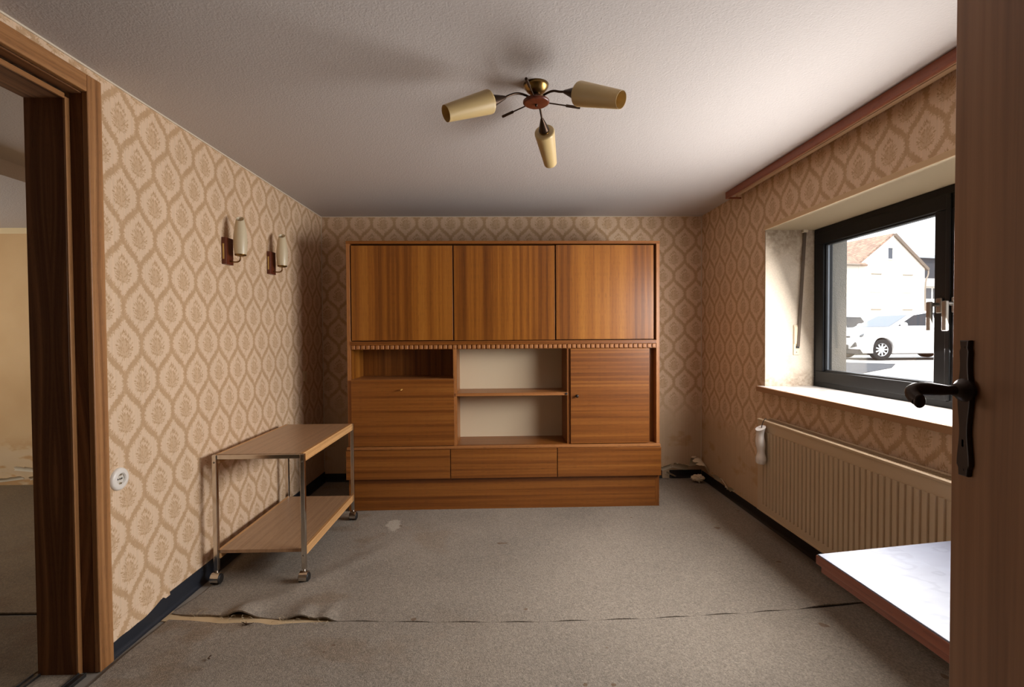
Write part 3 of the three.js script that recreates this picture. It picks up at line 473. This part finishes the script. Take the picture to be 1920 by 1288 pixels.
// ---------------------------------------------------------------- serving trolley
const chrome = std('#cfc8bf', 0.16, { metalness: 1.0 });
{
  const t = thing('serving_trolley', 'two-tier serving trolley with oak veneer shelves and chrome legs on castors', 'trolley', [-1.147, 0, -2.735], 0.006);
  const hw = 0.203, hl = 0.388, LG = 0.010; // half width, half length, half leg
  for (const [n, y, skirt] of [['tabletop', 0.602, 0.043], ['lower_shelf', 0.150, 0.040]]) {
    const s = part(n, boxUV(rb(-hw + 0.006, hw - 0.006, y - 0.016, y, -hl + 0.004, hl - 0.004, 0.001), 'z', WU, WV, 0.3, 0.4), M.oak, t);
    for (const sx of [-1, 1]) part('edge_board', boxUV(rb(sx > 0 ? hw - 0.014 : -hw, sx > 0 ? hw : -hw + 0.014, y - skirt, y + 0.0005, -hl + 0.004, hl - 0.004, 0.001), 'z', WU, WV, 0.1, rnd(3)), M.oakEdge, s);
  }
  for (const sz of [-1, 1]) part('crossbar', rb(-hw, hw, 0.580, 0.600, sz > 0 ? hl - 0.002 : -hl - 0.008, sz > 0 ? hl + 0.008 : -hl + 0.002, 0.002), chrome, t);
  const rubber = std('#1d1a19', 0.5);
  for (const sx of [-1, 1]) for (const sz of [-1, 1]) {
    const x = sx * (hw + 0.0), z = sz * (hl + 0.004), lg = part('leg', rb(x - LG, x + LG, 0.058, 0.601, z - LG, z + LG, 0.002), chrome, t);
    for (const y of [0.567, 0.125]) part('screw', aim(lathe([[0, 0], [0.0045, 0], [0.0045, 0.0015], [0.002, 0.0028], [0, 0.003]], 12), [x, y, z + LG * sz], [x, y, z + sz]), std('#8b837a', 0.3, { metalness: 1 }), lg);
    const c = part('castor', [rod([x, 0.048, z], [x, 0.06, z], 0.006), (() => { const s = new THREE.CylinderGeometry(0.0262, 0.0262, 0.037, 32, 1, false, -Math.PI * 0.12, Math.PI * 1.15); s.rotateZ(Math.PI / 2); s.translate(x + 0.004, 0.0255, z + 0.012); return s; })(), (() => { const s = new THREE.CylinderGeometry(0.010, 0.010, 0.038, 16); s.rotateZ(Math.PI / 2); s.translate(x + 0.004, 0.0255, z + 0.012); return s; })()], std('#cfc8bf', 0.2, { metalness: 1, side: THREE.DoubleSide }), lg);
    for (const s of [-1, 1]) { const w = lathe([[0, -0.006], [0.012, -0.007], [0.020, -0.006], [0.0228, -0.002], [0.0228, 0.004], [0.019, 0.007], [0, 0.007]], 28); w.rotateZ(-s * Math.PI / 2); w.translate(x + 0.004 + s * 0.016, 0.0232, z + 0.012); part('wheel', w, rubber, lg); }
  }
}

// ---------------------------------------------------------------- coffee table behind the door
{
  const t = thing('coffee_table', 'low coffee table with a white marbled top and red-brown wooden rim', 'table', [0, 0, 0]);
  const top = [[0.927, -1.451], [1.43, -1.535], [1.45, -0.62], [0.955, -0.60]], poly = (pts, y0, y1, b) => { const s = new THREE.Shape(pts.map(([x, z]) => V2(x, -z))); const g = new THREE.ExtrudeGeometry(s, { depth: y1 - y0 - 2 * b, bevelEnabled: b > 0, bevelSize: b, bevelThickness: b, bevelSegments: 2, bevelOffset: -b }); g.rotateX(-Math.PI / 2); g.translate(0, y0 + b, 0); return g; };
  const inset = (pts, d) => { const cx = pts.reduce((a, p) => a + p[0], 0) / 4, cz = pts.reduce((a, p) => a + p[1], 0) / 4; return pts.map(([x, z]) => [x + Math.sign(cx - x) * d, z + Math.sign(cz - z) * d]); };
  const marb = tex(512, 512, (u, v) => { const q = fbm(u * 4 + 0.5 * fbm(u * 6, v * 6, 133), v * 9, 131, 5), vein = sst(0.06, 0.0, Math.abs(fbm(u * 5, v * 8, 135, 4) - 0.5)) * 0.3; const k = 1 - 0.16 * q - 0.22 * vein; return [142 * k, 146 * k, 162 * k]; });
  part('tabletop', mapUV(poly(inset(top, 0.003), 0.474, 0.5, 0.0015), (x, y, z) => [x / 0.6, z / 0.6]), phys('#ffffff', 0.36, { map: marb, specularIntensity: 0.4 }), t);
  part('rim', grain(poly(top, 0.470, 0.4965, 0.002), 'z'), M.redwood, t);
  part('apron', grain(poly(inset(top, 0.010), 0.448, 0.470, 0.001), 'z'), M.redwood, t);
  part('cleat', grain(rb(0.972, 0.995, 0.430, 0.450, -1.13, -0.72, 0.003), 'z'), M.redwood, t);
  part('column', lathe([[0, 0.02], [0.05, 0.02], [0.045, 0.05], [0.032, 0.1], [0.03, 0.36], [0.05, 0.42], [0.10, 0.45], [0, 0.45]].map((p) => p), 28).translate(1.26, 0, -1.0), M.mahogany, t);
  part('foot', [0, 1, 2, 3].map((k) => { const g = rb(0, 0.19, 0.0, 0.03, -0.02, 0.02, 0.006); g.rotateY(k * Math.PI / 2 + 0.785); g.translate(1.26, 0.0, -1.0); return g; }), M.mahogany, t);
}

// ---------------------------------------------------------------- ceiling lamp
const glassShade = (c) => new THREE.MeshPhysicalMaterial({ color: c, roughness: 0.42, transmission: 0.25, thickness: 0, side: THREE.DoubleSide, clearcoat: 0.3, clearcoatRoughness: 0.2 });
const bronze = std('#3a2a1e', 0.35, { metalness: 0.8 }), brassM = std('#8d6f3e', 0.28, { metalness: 0.95 });
{
  const C = [0.130, 0, -1.868], t = thing('ceiling_lamp', 'three-armed brass and mahogany ceiling lamp with cream glass cone shades', 'ceiling lamp', [C[0], YC, C[2]]);
  const y = (v) => v - YC;
  part('canopy', lathe([[0, y(2.049)], [0.018, y(2.049)], [0.032, y(2.056)], [0.045, y(2.072)], [0.047, y(2.083)], [0, y(2.083)]], 40), brassM, t);
  part('stem', rod([0, y(2.026), 0], [0, y(2.055), 0], 0.018, 0.014, 20), bronze, t);
  part('hub', lathe([[0, y(2.010)], [0.042, y(2.011)], [0.049, y(2.016)], [0.049, y(2.022)], [0.042, y(2.028)], [0, y(2.031)]], 48), M.mahogany, t);
  part('finial', lathe([[0, y(2.002)], [0.004, y(2.003)], [0.0055, y(2.008)], [0.0055, y(2.012)]], 16), bronze, t);
  for (const [az, up] of [[-64, 0.002], [47, 0.010], [166, 0.004]]) {
    const a = THREE.MathUtils.degToRad(az), dir = (r, yy) => [r * Math.sin(a), y(yy), r * Math.cos(a)];
    const s0 = dir(0.186, 1.982 + up * 0.8), s1 = dir(0.350, 1.908 + up), ax = V3(...s1).sub(V3(...s0)).normalize(), at = (d) => V3(...s0).addScaledVector(ax, d).toArray();
    const arm = part('arm', tube([dir(0.012, 2.026), dir(0.045, 2.035), dir(0.08, 2.034), dir(0.108, 2.022), at(-0.062)], 0.0042, 30, 10), bronze, t);
    part('socket_cone', aim(lathe([[0.0045, 0], [0.007, 0.006], [0.021, 0.056], [0.0215, 0.062], [0, 0.062]], 28), at(-0.066), at(0)), bronze, arm);
    part('collar', aim(lathe([[0, 0], [0.0205, 0], [0.0205, 0.022], [0.018, 0.024], [0, 0.024]], 28), at(-0.006), at(0.1)), brassM, arm);
    const L = 0.184, sh = part('lamp_shade', aim(lathe([[0.020, 0.002], [0.036, 0.0015], [0.0405, 0.005], [0.0415, 0.010], [0.0285, L], [0.0268, L], [0.0395, 0.011], [0.037, 0.0065], [0.020, 0.005]], 48), at(0), at(0.2)), glassShade('#d8bd85'), arm, 'cream glass cone shade');
    part('bulb', aim(lathe([[0, 0], [0.012, 0.0], [0.012, 0.03], [0.017, 0.06], [0.018, 0.075], [0.012, 0.092], [0, 0.098]], 24), at(0.02), at(0.2)), phys('#d9d2c2', 0.3), arm);
  }
  for (const az of [-15, 105, -135]) { const a = THREE.MathUtils.degToRad(az), d = (r, yy) => [r * Math.sin(a), y(yy), r * Math.cos(a)]; const r = part('spike', [rod(d(0.01, 2.022), d(0.125, 2.020), 0.0026), rod(d(0.12, 2.020), d(0.176, 2.019), 0.0052, 0.0052)], bronze, t); }
}

// ---------------------------------------------------------------- wall lamps
function sconce(z, yy, label) {
  const t = thing('wall_lamp', label, 'wall lamp', [XL, yy, z], 0, 'pair of wall lamps');
  const bp = part('back_plate', boxUV(rb(0, 0.024, -0.068, 0.068, -0.034, 0.034, 0.002), 'y', WU, WV, 0.2, 0.3), M.mahogany, t);
  part('inlay', rb(0.006, 0.014, -0.042, 0.036, 0.0335, 0.0355, 0.0005), std('#c8a96a', 0.4, { metalness: 0.7 }), bp, 'pale brass strip');
  part('arm', tube([[0.02, -0.048, 0.0], [0.045, -0.054, 0.0], [0.066, -0.052, 0.0], [0.076, -0.042, 0.0], [0.078, -0.022, 0.0]], 0.0038, 28, 10), std('#7d5a34', 0.35, { metalness: 0.8 }), t);
  part('cup', lathe([[0, -0.026], [0.012, -0.026], [0.026, -0.022], [0.0275, -0.016], [0.0275, -0.012], [0, -0.012]], 32).translate(0.078, 0, 0), brassM, t);
  const prof = [[0.0275, -0.015], [0.031, 0.02], [0.0325, 0.05], [0.0310, 0.085], [0.026, 0.125], [0.0185, 0.166], [0.0170, 0.166], [0.0245, 0.125], [0.0295, 0.085], [0.031, 0.05], [0.0295, 0.02], [0.026, -0.013]], g = lathe(prof, 40), p = g.attributes.position;
  for (let i = 0; i < p.count; i++) { const v = p.getY(i); if (v > 0.1) p.setY(i, v - (v - 0.1) * (p.getZ(i) / 0.03) * 0.35 * -1 * -1 + (v - 0.1) * (-p.getX(i)) * 4); }
  g.computeVertexNormals(); g.translate(0.078, 0, 0); part('lamp_shade', g, glassShade('#e4d5b4'), t, 'cream glass tulip shade');
}
sconce(-2.587, 1.588, 'wooden wall lamp with cream tulip shade, the one nearer the side room opening');
sconce(-3.071, 1.596, 'wooden wall lamp with cream tulip shade, the one nearer the back corner');

// ---------------------------------------------------------------- sockets
{
  const white = phys('#e7e1d8', 0.35), t = thing('wall_socket', 'round white wall socket low on the patterned wall beside the wooden door frame', 'wall socket', [XL, 0.633, -1.851]);
  const spin = (pts) => { const g = lathe(pts, 48); g.rotateZ(-Math.PI / 2); return g; };
  part('cover', spin([[0.0, 0.004], [0.020, 0.004], [0.0205, 0.012], [0.024, 0.013], [0.036, 0.011], [0.041, 0.006], [0.0415, 0]]), white, t);
  const c = part('contact_well', spin([[0, 0.0045], [0.0195, 0.0045], [0.0195, 0.008]]), std('#cfc8bd', 0.5), t);
  for (const s of [-1, 1]) { const g = new THREE.CylinderGeometry(0.0028, 0.0028, 0.002, 14); g.rotateZ(Math.PI / 2); g.translate(0.005, 0, s * 0.0095); part('pin_hole', g, M.black, c); }
  part('screw', (() => { const g = new THREE.CylinderGeometry(0.003, 0.003, 0.003, 12); g.rotateZ(Math.PI / 2); g.translate(0.006, 0, 0); return g; })(), std('#8d8579', 0.4, { metalness: 0.8 }), c);
  for (const s of [-1, 1]) part('earth_clip', rb(0.004, 0.010, s > 0 ? 0.013 : -0.0185, s > 0 ? 0.0185 : -0.013, -0.004, 0.004, 0.001), std('#b4a98f', 0.3, { metalness: 0.9 }), c);
  const s = thing('cover_plate', 'small beige blank cable plate on the wall in the shade beside the cabinet', 'cover plate', [XL, 0.864, -3.584]);
  part('plate', rb(0, 0.008, -0.035, 0.035, -0.03, 0.03, 0.003), std('#d2bd98', 0.6), s); part('rocker', rb(0.008, 0.011, -0.024, 0.024, -0.02, 0.02, 0.002), std('#cdb892', 0.5), s);
}

// ---------------------------------------------------------------- open room door with its handle
{
  const d = structGroup('door_2');
  part('leaf', grain(rb(0.845, 0.885, 0.008, 1.985, -0.921, -0.065, 0.003), 'y'), M.doorWood, d);
  const iron = std('#3b302a', 0.42, { metalness: 0.65 });
  const ps = new THREE.Shape(), pw = (v) => 0.0085 + 0.0022 * Math.sin(v * 12.5 + 0.6) + (v < 0.06 || v > 0.94 ? -0.003 : 0), N = 40;
  for (let i = 0; i <= N; i++) { const v = i / N; ps[i ? 'lineTo' : 'moveTo'](pw(v), v * 0.242 + 0.898); } for (let i = N; i >= 0; i--) { const v = i / N; ps.lineTo(-pw(v), v * 0.242 + 0.898); }
  const pg = new THREE.ExtrudeGeometry(ps, { depth: 0.004, bevelEnabled: true, bevelSize: 0.0025, bevelThickness: 0.003, bevelSegments: 3 }); pg.rotateY(-Math.PI / 2); pg.translate(0.842, 0, -0.887);
  const h = part('handle', pg, iron, d, 'dark wrought-look handle plate');
  part('rose', aim(lathe([[0.0, 0], [0.022, 0], [0.021, 0.004], [0.014, 0.012], [0.0105, 0.02], [0, 0.02]], 28), [0.838, 1.052, -0.887], [0.0, 1.052, -0.887]), iron, h);
  // lever: a neck that swells, bends round and ends in a drooping oval grip
  const pts = [[0.822, 1.052, -0.887, 0.0095], [0.806, 1.052, -0.888, 0.0085], [0.790, 1.053, -0.890, 0.0105], [0.772, 1.054, -0.893, 0.012], [0.758, 1.053, -0.896, 0.0125], [0.748, 1.050, -0.894, 0.012], [0.743, 1.043, -0.886, 0.0115], [0.742, 1.036, -0.874, 0.011]];
  const cv = new THREE.CatmullRomCurve3(pts.map((p) => V3(p[0], p[1], p[2]))), tg = new THREE.TubeGeometry(cv, 60, 1, 18, false), tp = tg.attributes.position;
  for (let i = 0; i <= 60; i++) { const c = cv.getPointAt(i / 60), f = i / 60 * (pts.length - 1), k = Math.min(pts.length - 2, Math.floor(f)), r = mix(pts[k][3], pts[k + 1][3], f - k); for (let j = 0; j <= 18; j++) { const q = i * 19 + j, v = V3().fromBufferAttribute(tp, q).sub(c).multiplyScalar(r).add(c); tp.setXYZ(q, v.x, v.y, v.z); } }
  tg.computeVertexNormals();
  const cap = new THREE.SphereGeometry(0.011, 18, 12); cap.scale(1, 1.15, 0.5); cap.translate(0.742, 1.035, -0.872);
  part('lever', [tg, cap], iron, h);
  part('keyhole', [(() => { const g = bx(-0.002, 0.002, -0.009, 0.004, 0, 0.0012); g.rotateY(-Math.PI / 2); g.translate(0.8362, 0.958, -0.887); return g; })(), (() => { const g = new THREE.CylinderGeometry(0.0035, 0.0035, 0.0012, 16); g.rotateZ(Math.PI / 2); g.translate(0.8357, 0.963, -0.887); return g; })()], M.black, h);
  for (const y of [0.907, 1.130]) { const g = new THREE.CylinderGeometry(0.003, 0.003, 0.002, 12); g.rotateZ(Math.PI / 2); g.translate(0.8355, y, -0.887); part('screw', g, iron, h); }
}

// ---------------------------------------------------------------- outside
const groundTex = tex(512, 512, (u, v) => { const f = 0.9 + 0.2 * (fbm(u * 40, v * 40, 141, 3) - 0.5); return [206 * f, 202 * f, 195 * f]; });
struct('ground', mapUV(bx(2.085, 90, GY - 0.4, GY, -95, 30), (x, y, z) => [x / 4, z / 4]), std('#ffffff', 0.95, { map: groundTex }));
struct('ground_side', bx(-40, -5.3, -0.6, -0.25, -30, 30), std('#c9c5be', 0.95));
const patchTex = tex(512, 512, (u, v, i, j) => { const f = 0.75 + 0.5 * hash(i, j, 7) * noise(u * 60, v * 60, 143) + 0.2 * (fbm(u * 8, v * 8, 145) - 0.5); return [70 * f, 72 * f, 76 * f]; });
{ // darker grey patch on the ground in front of the cars
  const s = new THREE.Shape([[6.0, 8.9], [9.05, 11.42], [10.2, 12.75], [9.2, 13.7], [5, 15.5], [2.6, 12], [2.6, 6.4]].map((p) => V2(...p))), g = new THREE.ExtrudeGeometry(s, { depth: 0.012, bevelEnabled: false }); g.rotateX(-Math.PI / 2); g.translate(0, GY, 0);
  struct('ground_patch', mapUV(g, (x, y, z) => [x / 1.5, z / 1.5]), std('#ffffff', 0.9, { map: patchTex }));
}
{ // white gabled house with a tiled roof
  const t = thing('house', 'white rendered house with a steep gable and pale tiled roof across the yard', 'house', [35.1, GY, -44.3], 0.256);
  const render_ = std('#d9d2c6', 0.95), E = 6.7, A = 9.5, hw = 3.93;
  const gs = new THREE.Shape([[-hw, 0], [hw, 0], [hw, E], [0.15, A], [-hw, E]].map((p) => V2(...p))), gg = new THREE.ExtrudeGeometry(gs, { depth: 8, bevelEnabled: false }); gg.translate(0, 0, -8);
  const wall = part('wall', [gg, bx(-16, -hw, 0, E, -8, -0.02)], render_, t);
  const tileTex = tex(512, 512, (u, v) => { const row = v * 12, k = Math.floor(row), f = row - k, cx = u * 16 + (k % 2) * 0.5, fx = cx - Math.floor(cx), h = hash(Math.floor(cx), k, 9); const e = f < 0.12 || fx < 0.1 ? 0.75 : 1; return [(128 + 40 * h) * e, (106 + 30 * h) * e, (92 + 24 * h) * e]; });
  const roofM = std('#ffffff', 0.9, { map: tileTex, bumpMap: tileTex, bumpScale: 0.03 });
  const slope = (x0, y0, x1, y1, z0, z1) => { const L = Math.hypot(x1 - x0, y1 - y0), g = bx(0, L, 0, 0.16, z0, z1); const m = new THREE.Matrix4().makeBasis(V3((x1 - x0) / L, (y1 - y0) / L, 0), V3(-(y1 - y0) / L, (x1 - x0) / L, 0), V3(0, 0, 1)); m.setPosition(x0, y0, 0); g.applyMatrix4(m); return boxUV(g, 'z', 4, 3); };
  part('roof', [slope(-hw - 0.05, E - 0.02, 0.15, A + 0.02, -8, 0.02), (() => { const g = bx(-16, 0, 0, 0.16, 0, 5.2); const m = new THREE.Matrix4().makeRotationX(0.62); const q = bx(-16, -3.2, -0.02, 0.14, -5.2, 0.25); q.applyMatrix4(m); q.translate(0, E + 0.02, 0); return boxUV(q, 'z', 4, 3); })()], roofM, t);
  part('roof', slope(0.15, A + 0.02, hw + 0.35, E - 0.25, -8, 0.15).translate(0, 0.0, 0), std('#75695f', 0.9), t);
  part('barge_board', (() => { const L = Math.hypot(hw + 0.2, A - E + 0.2); const g = bx(0, L, -0.14, 0.1, 0.02, 0.16); g.rotateZ(-Math.atan2(A - E + 0.2, hw + 0.2)); g.translate(0.15, A, 0); return g; })(), std('#6a5d52', 0.8), t);
  part('gutter', [tube([[-16, E - 0.05, 0.28], [-4.2, E - 0.05, 0.28]], 0.09, 4, 8), tube([[hw + 0.3, E - 0.2, 0.1], [hw + 0.28, E - 0.7, 0.12], [hw + 0.02, E - 1.1, 0.12], [hw + 0.02, 0.2, 0.12]], 0.06, 20, 8)], std('#7d7266', 0.6), t);
  const fr = std('#e8e4dc', 0.7), pane = phys('#39404a', 0.1);
  const win = (x, y, w, h, closed) => { const f = part('window', [rb(x - w / 2 - 0.08, x + w / 2 + 0.08, y - 0.1, y - 0.02, -0.02, 0.14, 0.01), rb(x - w / 2 - 0.06, x + w / 2 + 0.06, y + h, y + h + 0.2, -0.02, 0.06, 0.01), rb(x - w / 2 - 0.06, x - w / 2, y, y + h, -0.02, 0.05, 0.01), rb(x + w / 2, x + w / 2 + 0.06, y, y + h, -0.02, 0.05, 0.01)], fr, t); part(closed ? 'shutter' : 'pane', bx(x - w / 2, x + w / 2, y, y + h, -0.02, closed ? 0.03 : 0.01), closed ? std('#e3ded4', 0.8) : pane, f); if (closed) part('shutter_box', bx(x - w / 2 - 0.02, x + w / 2 + 0.02, y + h, y + h + 0.09, 0.03, 0.12), std('#8d8374', 0.8), f); };
  win(-0.3, 7.35, 0.55, 0.95, false);
  for (const [x, y] of [[-2.0, 4.45], [1.75, 4.45], [-2.0, 1.3], [1.75, 1.3]]) win(x, y, 1.15, 1.45, true);
}
{ // dark-clad building at the right
  const t = thing('commercial_building', 'dark-clad flat-roofed building behind the right side of the white house', 'building', [45.5, GY, -56], 0.256);
  part('wall', bx(0, 16, 0, 6.0, -8, 0), std('#cfcac2', 0.9), t);
  part('cladding', bx(-0.1, 16, 6.9, 9.2, -8, 0.3), std('#2e3138', 0.7), t);
  part('fascia', bx(-0.1, 16, 6.0, 6.9, -8, 0.35), std('#bcb9b4', 0.8), t);
  part('roof', bx(-0.4, 16.2, 9.2, 9.55, -8, 0.6), std('#9aa0a8', 0.7), t);
  for (let k = 0; k < 5; k++) part('window', rb(0.4 + k * 1.1, 1.2 + k * 1.1, 4.6, 5.8, -0.05, 0.04, 0.02), phys('#2b3036', 0.15), t);
}
// small hatchback seen from its front left corner; x = 0 at the nose, forward is -x, left flank at +z
function car(name, label, paintColor, [x, y, z], turn) {
  const t = thing(name, label, 'car', [x, y, z], turn, undefined);
  const paint = phys(paintColor, 0.35, { clearcoat: 1, clearcoatRoughness: 0.05 }), dark = std('#111214', 0.5), gl = phys('#1b2025', 0.06), HW = 0.86;
  const wheelX = [0.80, 3.38], R = 0.305;
  const s = new THREE.Shape();
  s.moveTo(0.02, 0.30); s.quadraticCurveTo(-0.02, 0.50, 0.06, 0.66); s.quadraticCurveTo(0.14, 0.76, 0.42, 0.83); s.quadraticCurveTo(0.8, 0.93, 1.10, 0.965); s.lineTo(3.75, 1.03); s.quadraticCurveTo(4.02, 0.98, 4.05, 0.72); s.lineTo(4.03, 0.35); s.lineTo(3.9, 0.22);
  s.lineTo(wheelX[1] + R + 0.05, 0.20); s.absarc(wheelX[1], 0.30, R + 0.045, -0.3, Math.PI + 0.3, false); s.lineTo(wheelX[0] + R + 0.06, 0.19); s.absarc(wheelX[0], 0.30, R + 0.045, -0.3, Math.PI + 0.3, false); s.lineTo(0.12, 0.2); s.lineTo(0.02, 0.30);
  const bg = new THREE.ExtrudeGeometry(s, { depth: 2 * HW - 0.16, bevelEnabled: true, bevelSize: 0.03, bevelThickness: 0.08, bevelSegments: 4, curveSegments: 16, bevelOffset: -0.03 }); bg.translate(0, 0, -HW + 0.08);
  { const p = bg.attributes.position; for (let i = 0; i < p.count; i++) { const px = p.getX(i), k = sst(0.75, -0.05, px); p.setX(i, px + k * 0.26 * (p.getZ(i) / HW) ** 2); p.setZ(i, p.getZ(i) * (1 - 0.12 * k * k)); } bg.computeVertexNormals(); }
  part('body', toCreasedNormals(bg, 0.6), paint, t);
  // greenhouse: trapezoid section narrowing to the roof
  const side = [[1.02, 0.95], [1.78, 1.36], [2.3, 1.44], [3.1, 1.42], [3.62, 1.30], [3.98, 0.98]], zAt = (yy, o = 0) => HW - 0.06 - (yy - 0.95) * 0.36 + o;
  const pos = [], idx = []; for (const [px, py] of side) for (const q of [-1, 1]) pos.push(px, py, q * zAt(py)); const n = side.length;
  for (let i = 0; i < n - 1; i++) { const a = i * 2; idx.push(a, a + 1, a + 2, a + 1, a + 3, a + 2); } for (let i = 1; i < n - 1; i++) { idx.push(1, (i + 1) * 2 + 1, i * 2 + 1, 0, i * 2, (i + 1) * 2); } idx.push(0, (n - 1) * 2, 1, 1, (n - 1) * 2, (n - 1) * 2 + 1);
  const gh = new THREE.BufferGeometry(); gh.setAttribute('position', new THREE.Float32BufferAttribute(pos, 3)); gh.setIndex(idx); part('cabin', toCreasedNormals(gh, 0.3), paint, t);
  const panel = (pts2, m, nm, q) => { const sh = new THREE.Shape(pts2.map((p) => V2(p[0], p[1]))); const g = new THREE.ShapeGeometry(sh), p = g.attributes.position; for (let i = 0; i < p.count; i++) p.setZ(i, q * (zAt(p.getY(i)) + 0.006)); if (q < 0) { const ix = g.index.array; for (let i = 0; i < ix.length; i += 3) [ix[i], ix[i + 1]] = [ix[i + 1], ix[i]]; } g.computeVertexNormals(); return part(nm, g, m, t); };
  for (const q of [-1, 1]) { panel([[1.28, 1.0], [1.82, 1.31], [2.30, 1.385], [2.30, 1.0]], gl, 'side_window', q); panel([[2.40, 1.0], [2.40, 1.385], [3.02, 1.37], [3.2, 1.02]], gl, 'side_window', q); }
  const quad = (a, b, c, d) => { const g = new THREE.BufferGeometry(); g.setAttribute('position', new THREE.Float32BufferAttribute([...a, ...b, ...c, ...d], 3)); g.setIndex([0, 1, 2, 0, 2, 3]); g.computeVertexNormals(); return g; };
  part('windscreen', quad([1.06, 0.982, -0.73], [1.06, 0.982, 0.73], [1.70, 1.327, 0.60], [1.70, 1.327, -0.60]), phys('#5d666e', 0.05), t);
  for (const q of [-1, 1]) {
    const m = new THREE.SphereGeometry(0.1, 16, 10); m.scale(0.7, 0.75, 1.05); m.translate(1.36, 1.03, q * (HW + 0.06)); part('mirror', m, paint, t);
    const hl = new THREE.SphereGeometry(0.1, 16, 10); hl.scale(2.0, 0.55, 0.7); hl.rotateY(q * 0.45); hl.rotateZ(0.18); hl.translate(0.40, 0.73, q * 0.63); part('headlight', hl, phys('#3c4248', 0.08), t);
    const fogs = new THREE.Shape([[0, 0], [0.24, 0.04], [0.20, 0.17]].map((p) => V2(...p))), fg = new THREE.ExtrudeGeometry(fogs, { depth: 0.05, bevelEnabled: false }); fg.rotateY(-Math.PI / 2 + q * 0.0); fg.scale(1, 1, q); fg.translate(0.13, 0.36, q * 0.50); part('fog_lamp_recess', fg, std('#111214', 0.5, { side: THREE.DoubleSide }), t);
  }
  part('grille', rb(0.0, 0.10, 0.655, 0.71, -0.50, 0.50, 0.02), dark, t);
  part('bumper_intake', rb(-0.012, 0.10, 0.30, 0.45, -0.42, 0.42, 0.03), dark, t);
  part('number_plate', rb(-0.03, 0.0, 0.50, 0.60, -0.26, 0.26, 0.004), std('#d8d8d4', 0.5), t);
  part('underbody', rb(0.2, 3.9, 0.17, 0.32, -0.72, 0.72, 0.02), dark, t);
  const tyre = lathe([[0.19, -0.09], [0.28, -0.095], [0.305, -0.07], [0.305, 0.07], [0.28, 0.095], [0.19, 0.09]], 36); tyre.rotateX(Math.PI / 2);
  const disc = [lathe([[0, 0.05], [0.05, 0.06], [0.05, 0.02], [0.06, 0.01], [0, 0.01]], 24), lathe([[0.175, 0.06], [0.20, 0.085], [0.205, 0.02], [0.18, 0.02]], 36)]; for (let k = 0; k < 9; k++) { const b = rb(0.045, 0.19, 0.035, 0.07, -0.022, 0.022, 0.008); b.rotateY(k * Math.PI * 2 / 9); disc.push(b); }
  const rim = merge(disc); rim.rotateX(Math.PI / 2); const barrel = new THREE.CylinderGeometry(0.195, 0.195, 0.05, 28); barrel.rotateX(Math.PI / 2);
  for (const wx of wheelX) for (const q of [-1, 1]) { const w = part('wheel', tyre, std('#1a1a1b', 0.85), t); w.position.set(wx, R, q * (HW - 0.12)); if (q < 0) w.rotation.y = Math.PI; part('hub_cap', rim, std('#c9ccd0', 0.35, { metalness: 0.4 }), w); part('brake_drum', barrel, dark, w); }
  return t;
}
car('car', 'white hatchback parked outside the window with its front turned to the left', '#e9e9ea', [10.27, GY + 0.012, -15.15], -0.02);
car('car', 'second car with dark windows, half hidden behind the white hatchback', '#c9c7c4', [9.9, GY, -18.3], 0.05);

scene.traverse((o) => { if (o.isMesh) o.castShadow = o.receiveShadow = true; });
renderer.render(scene, camera);
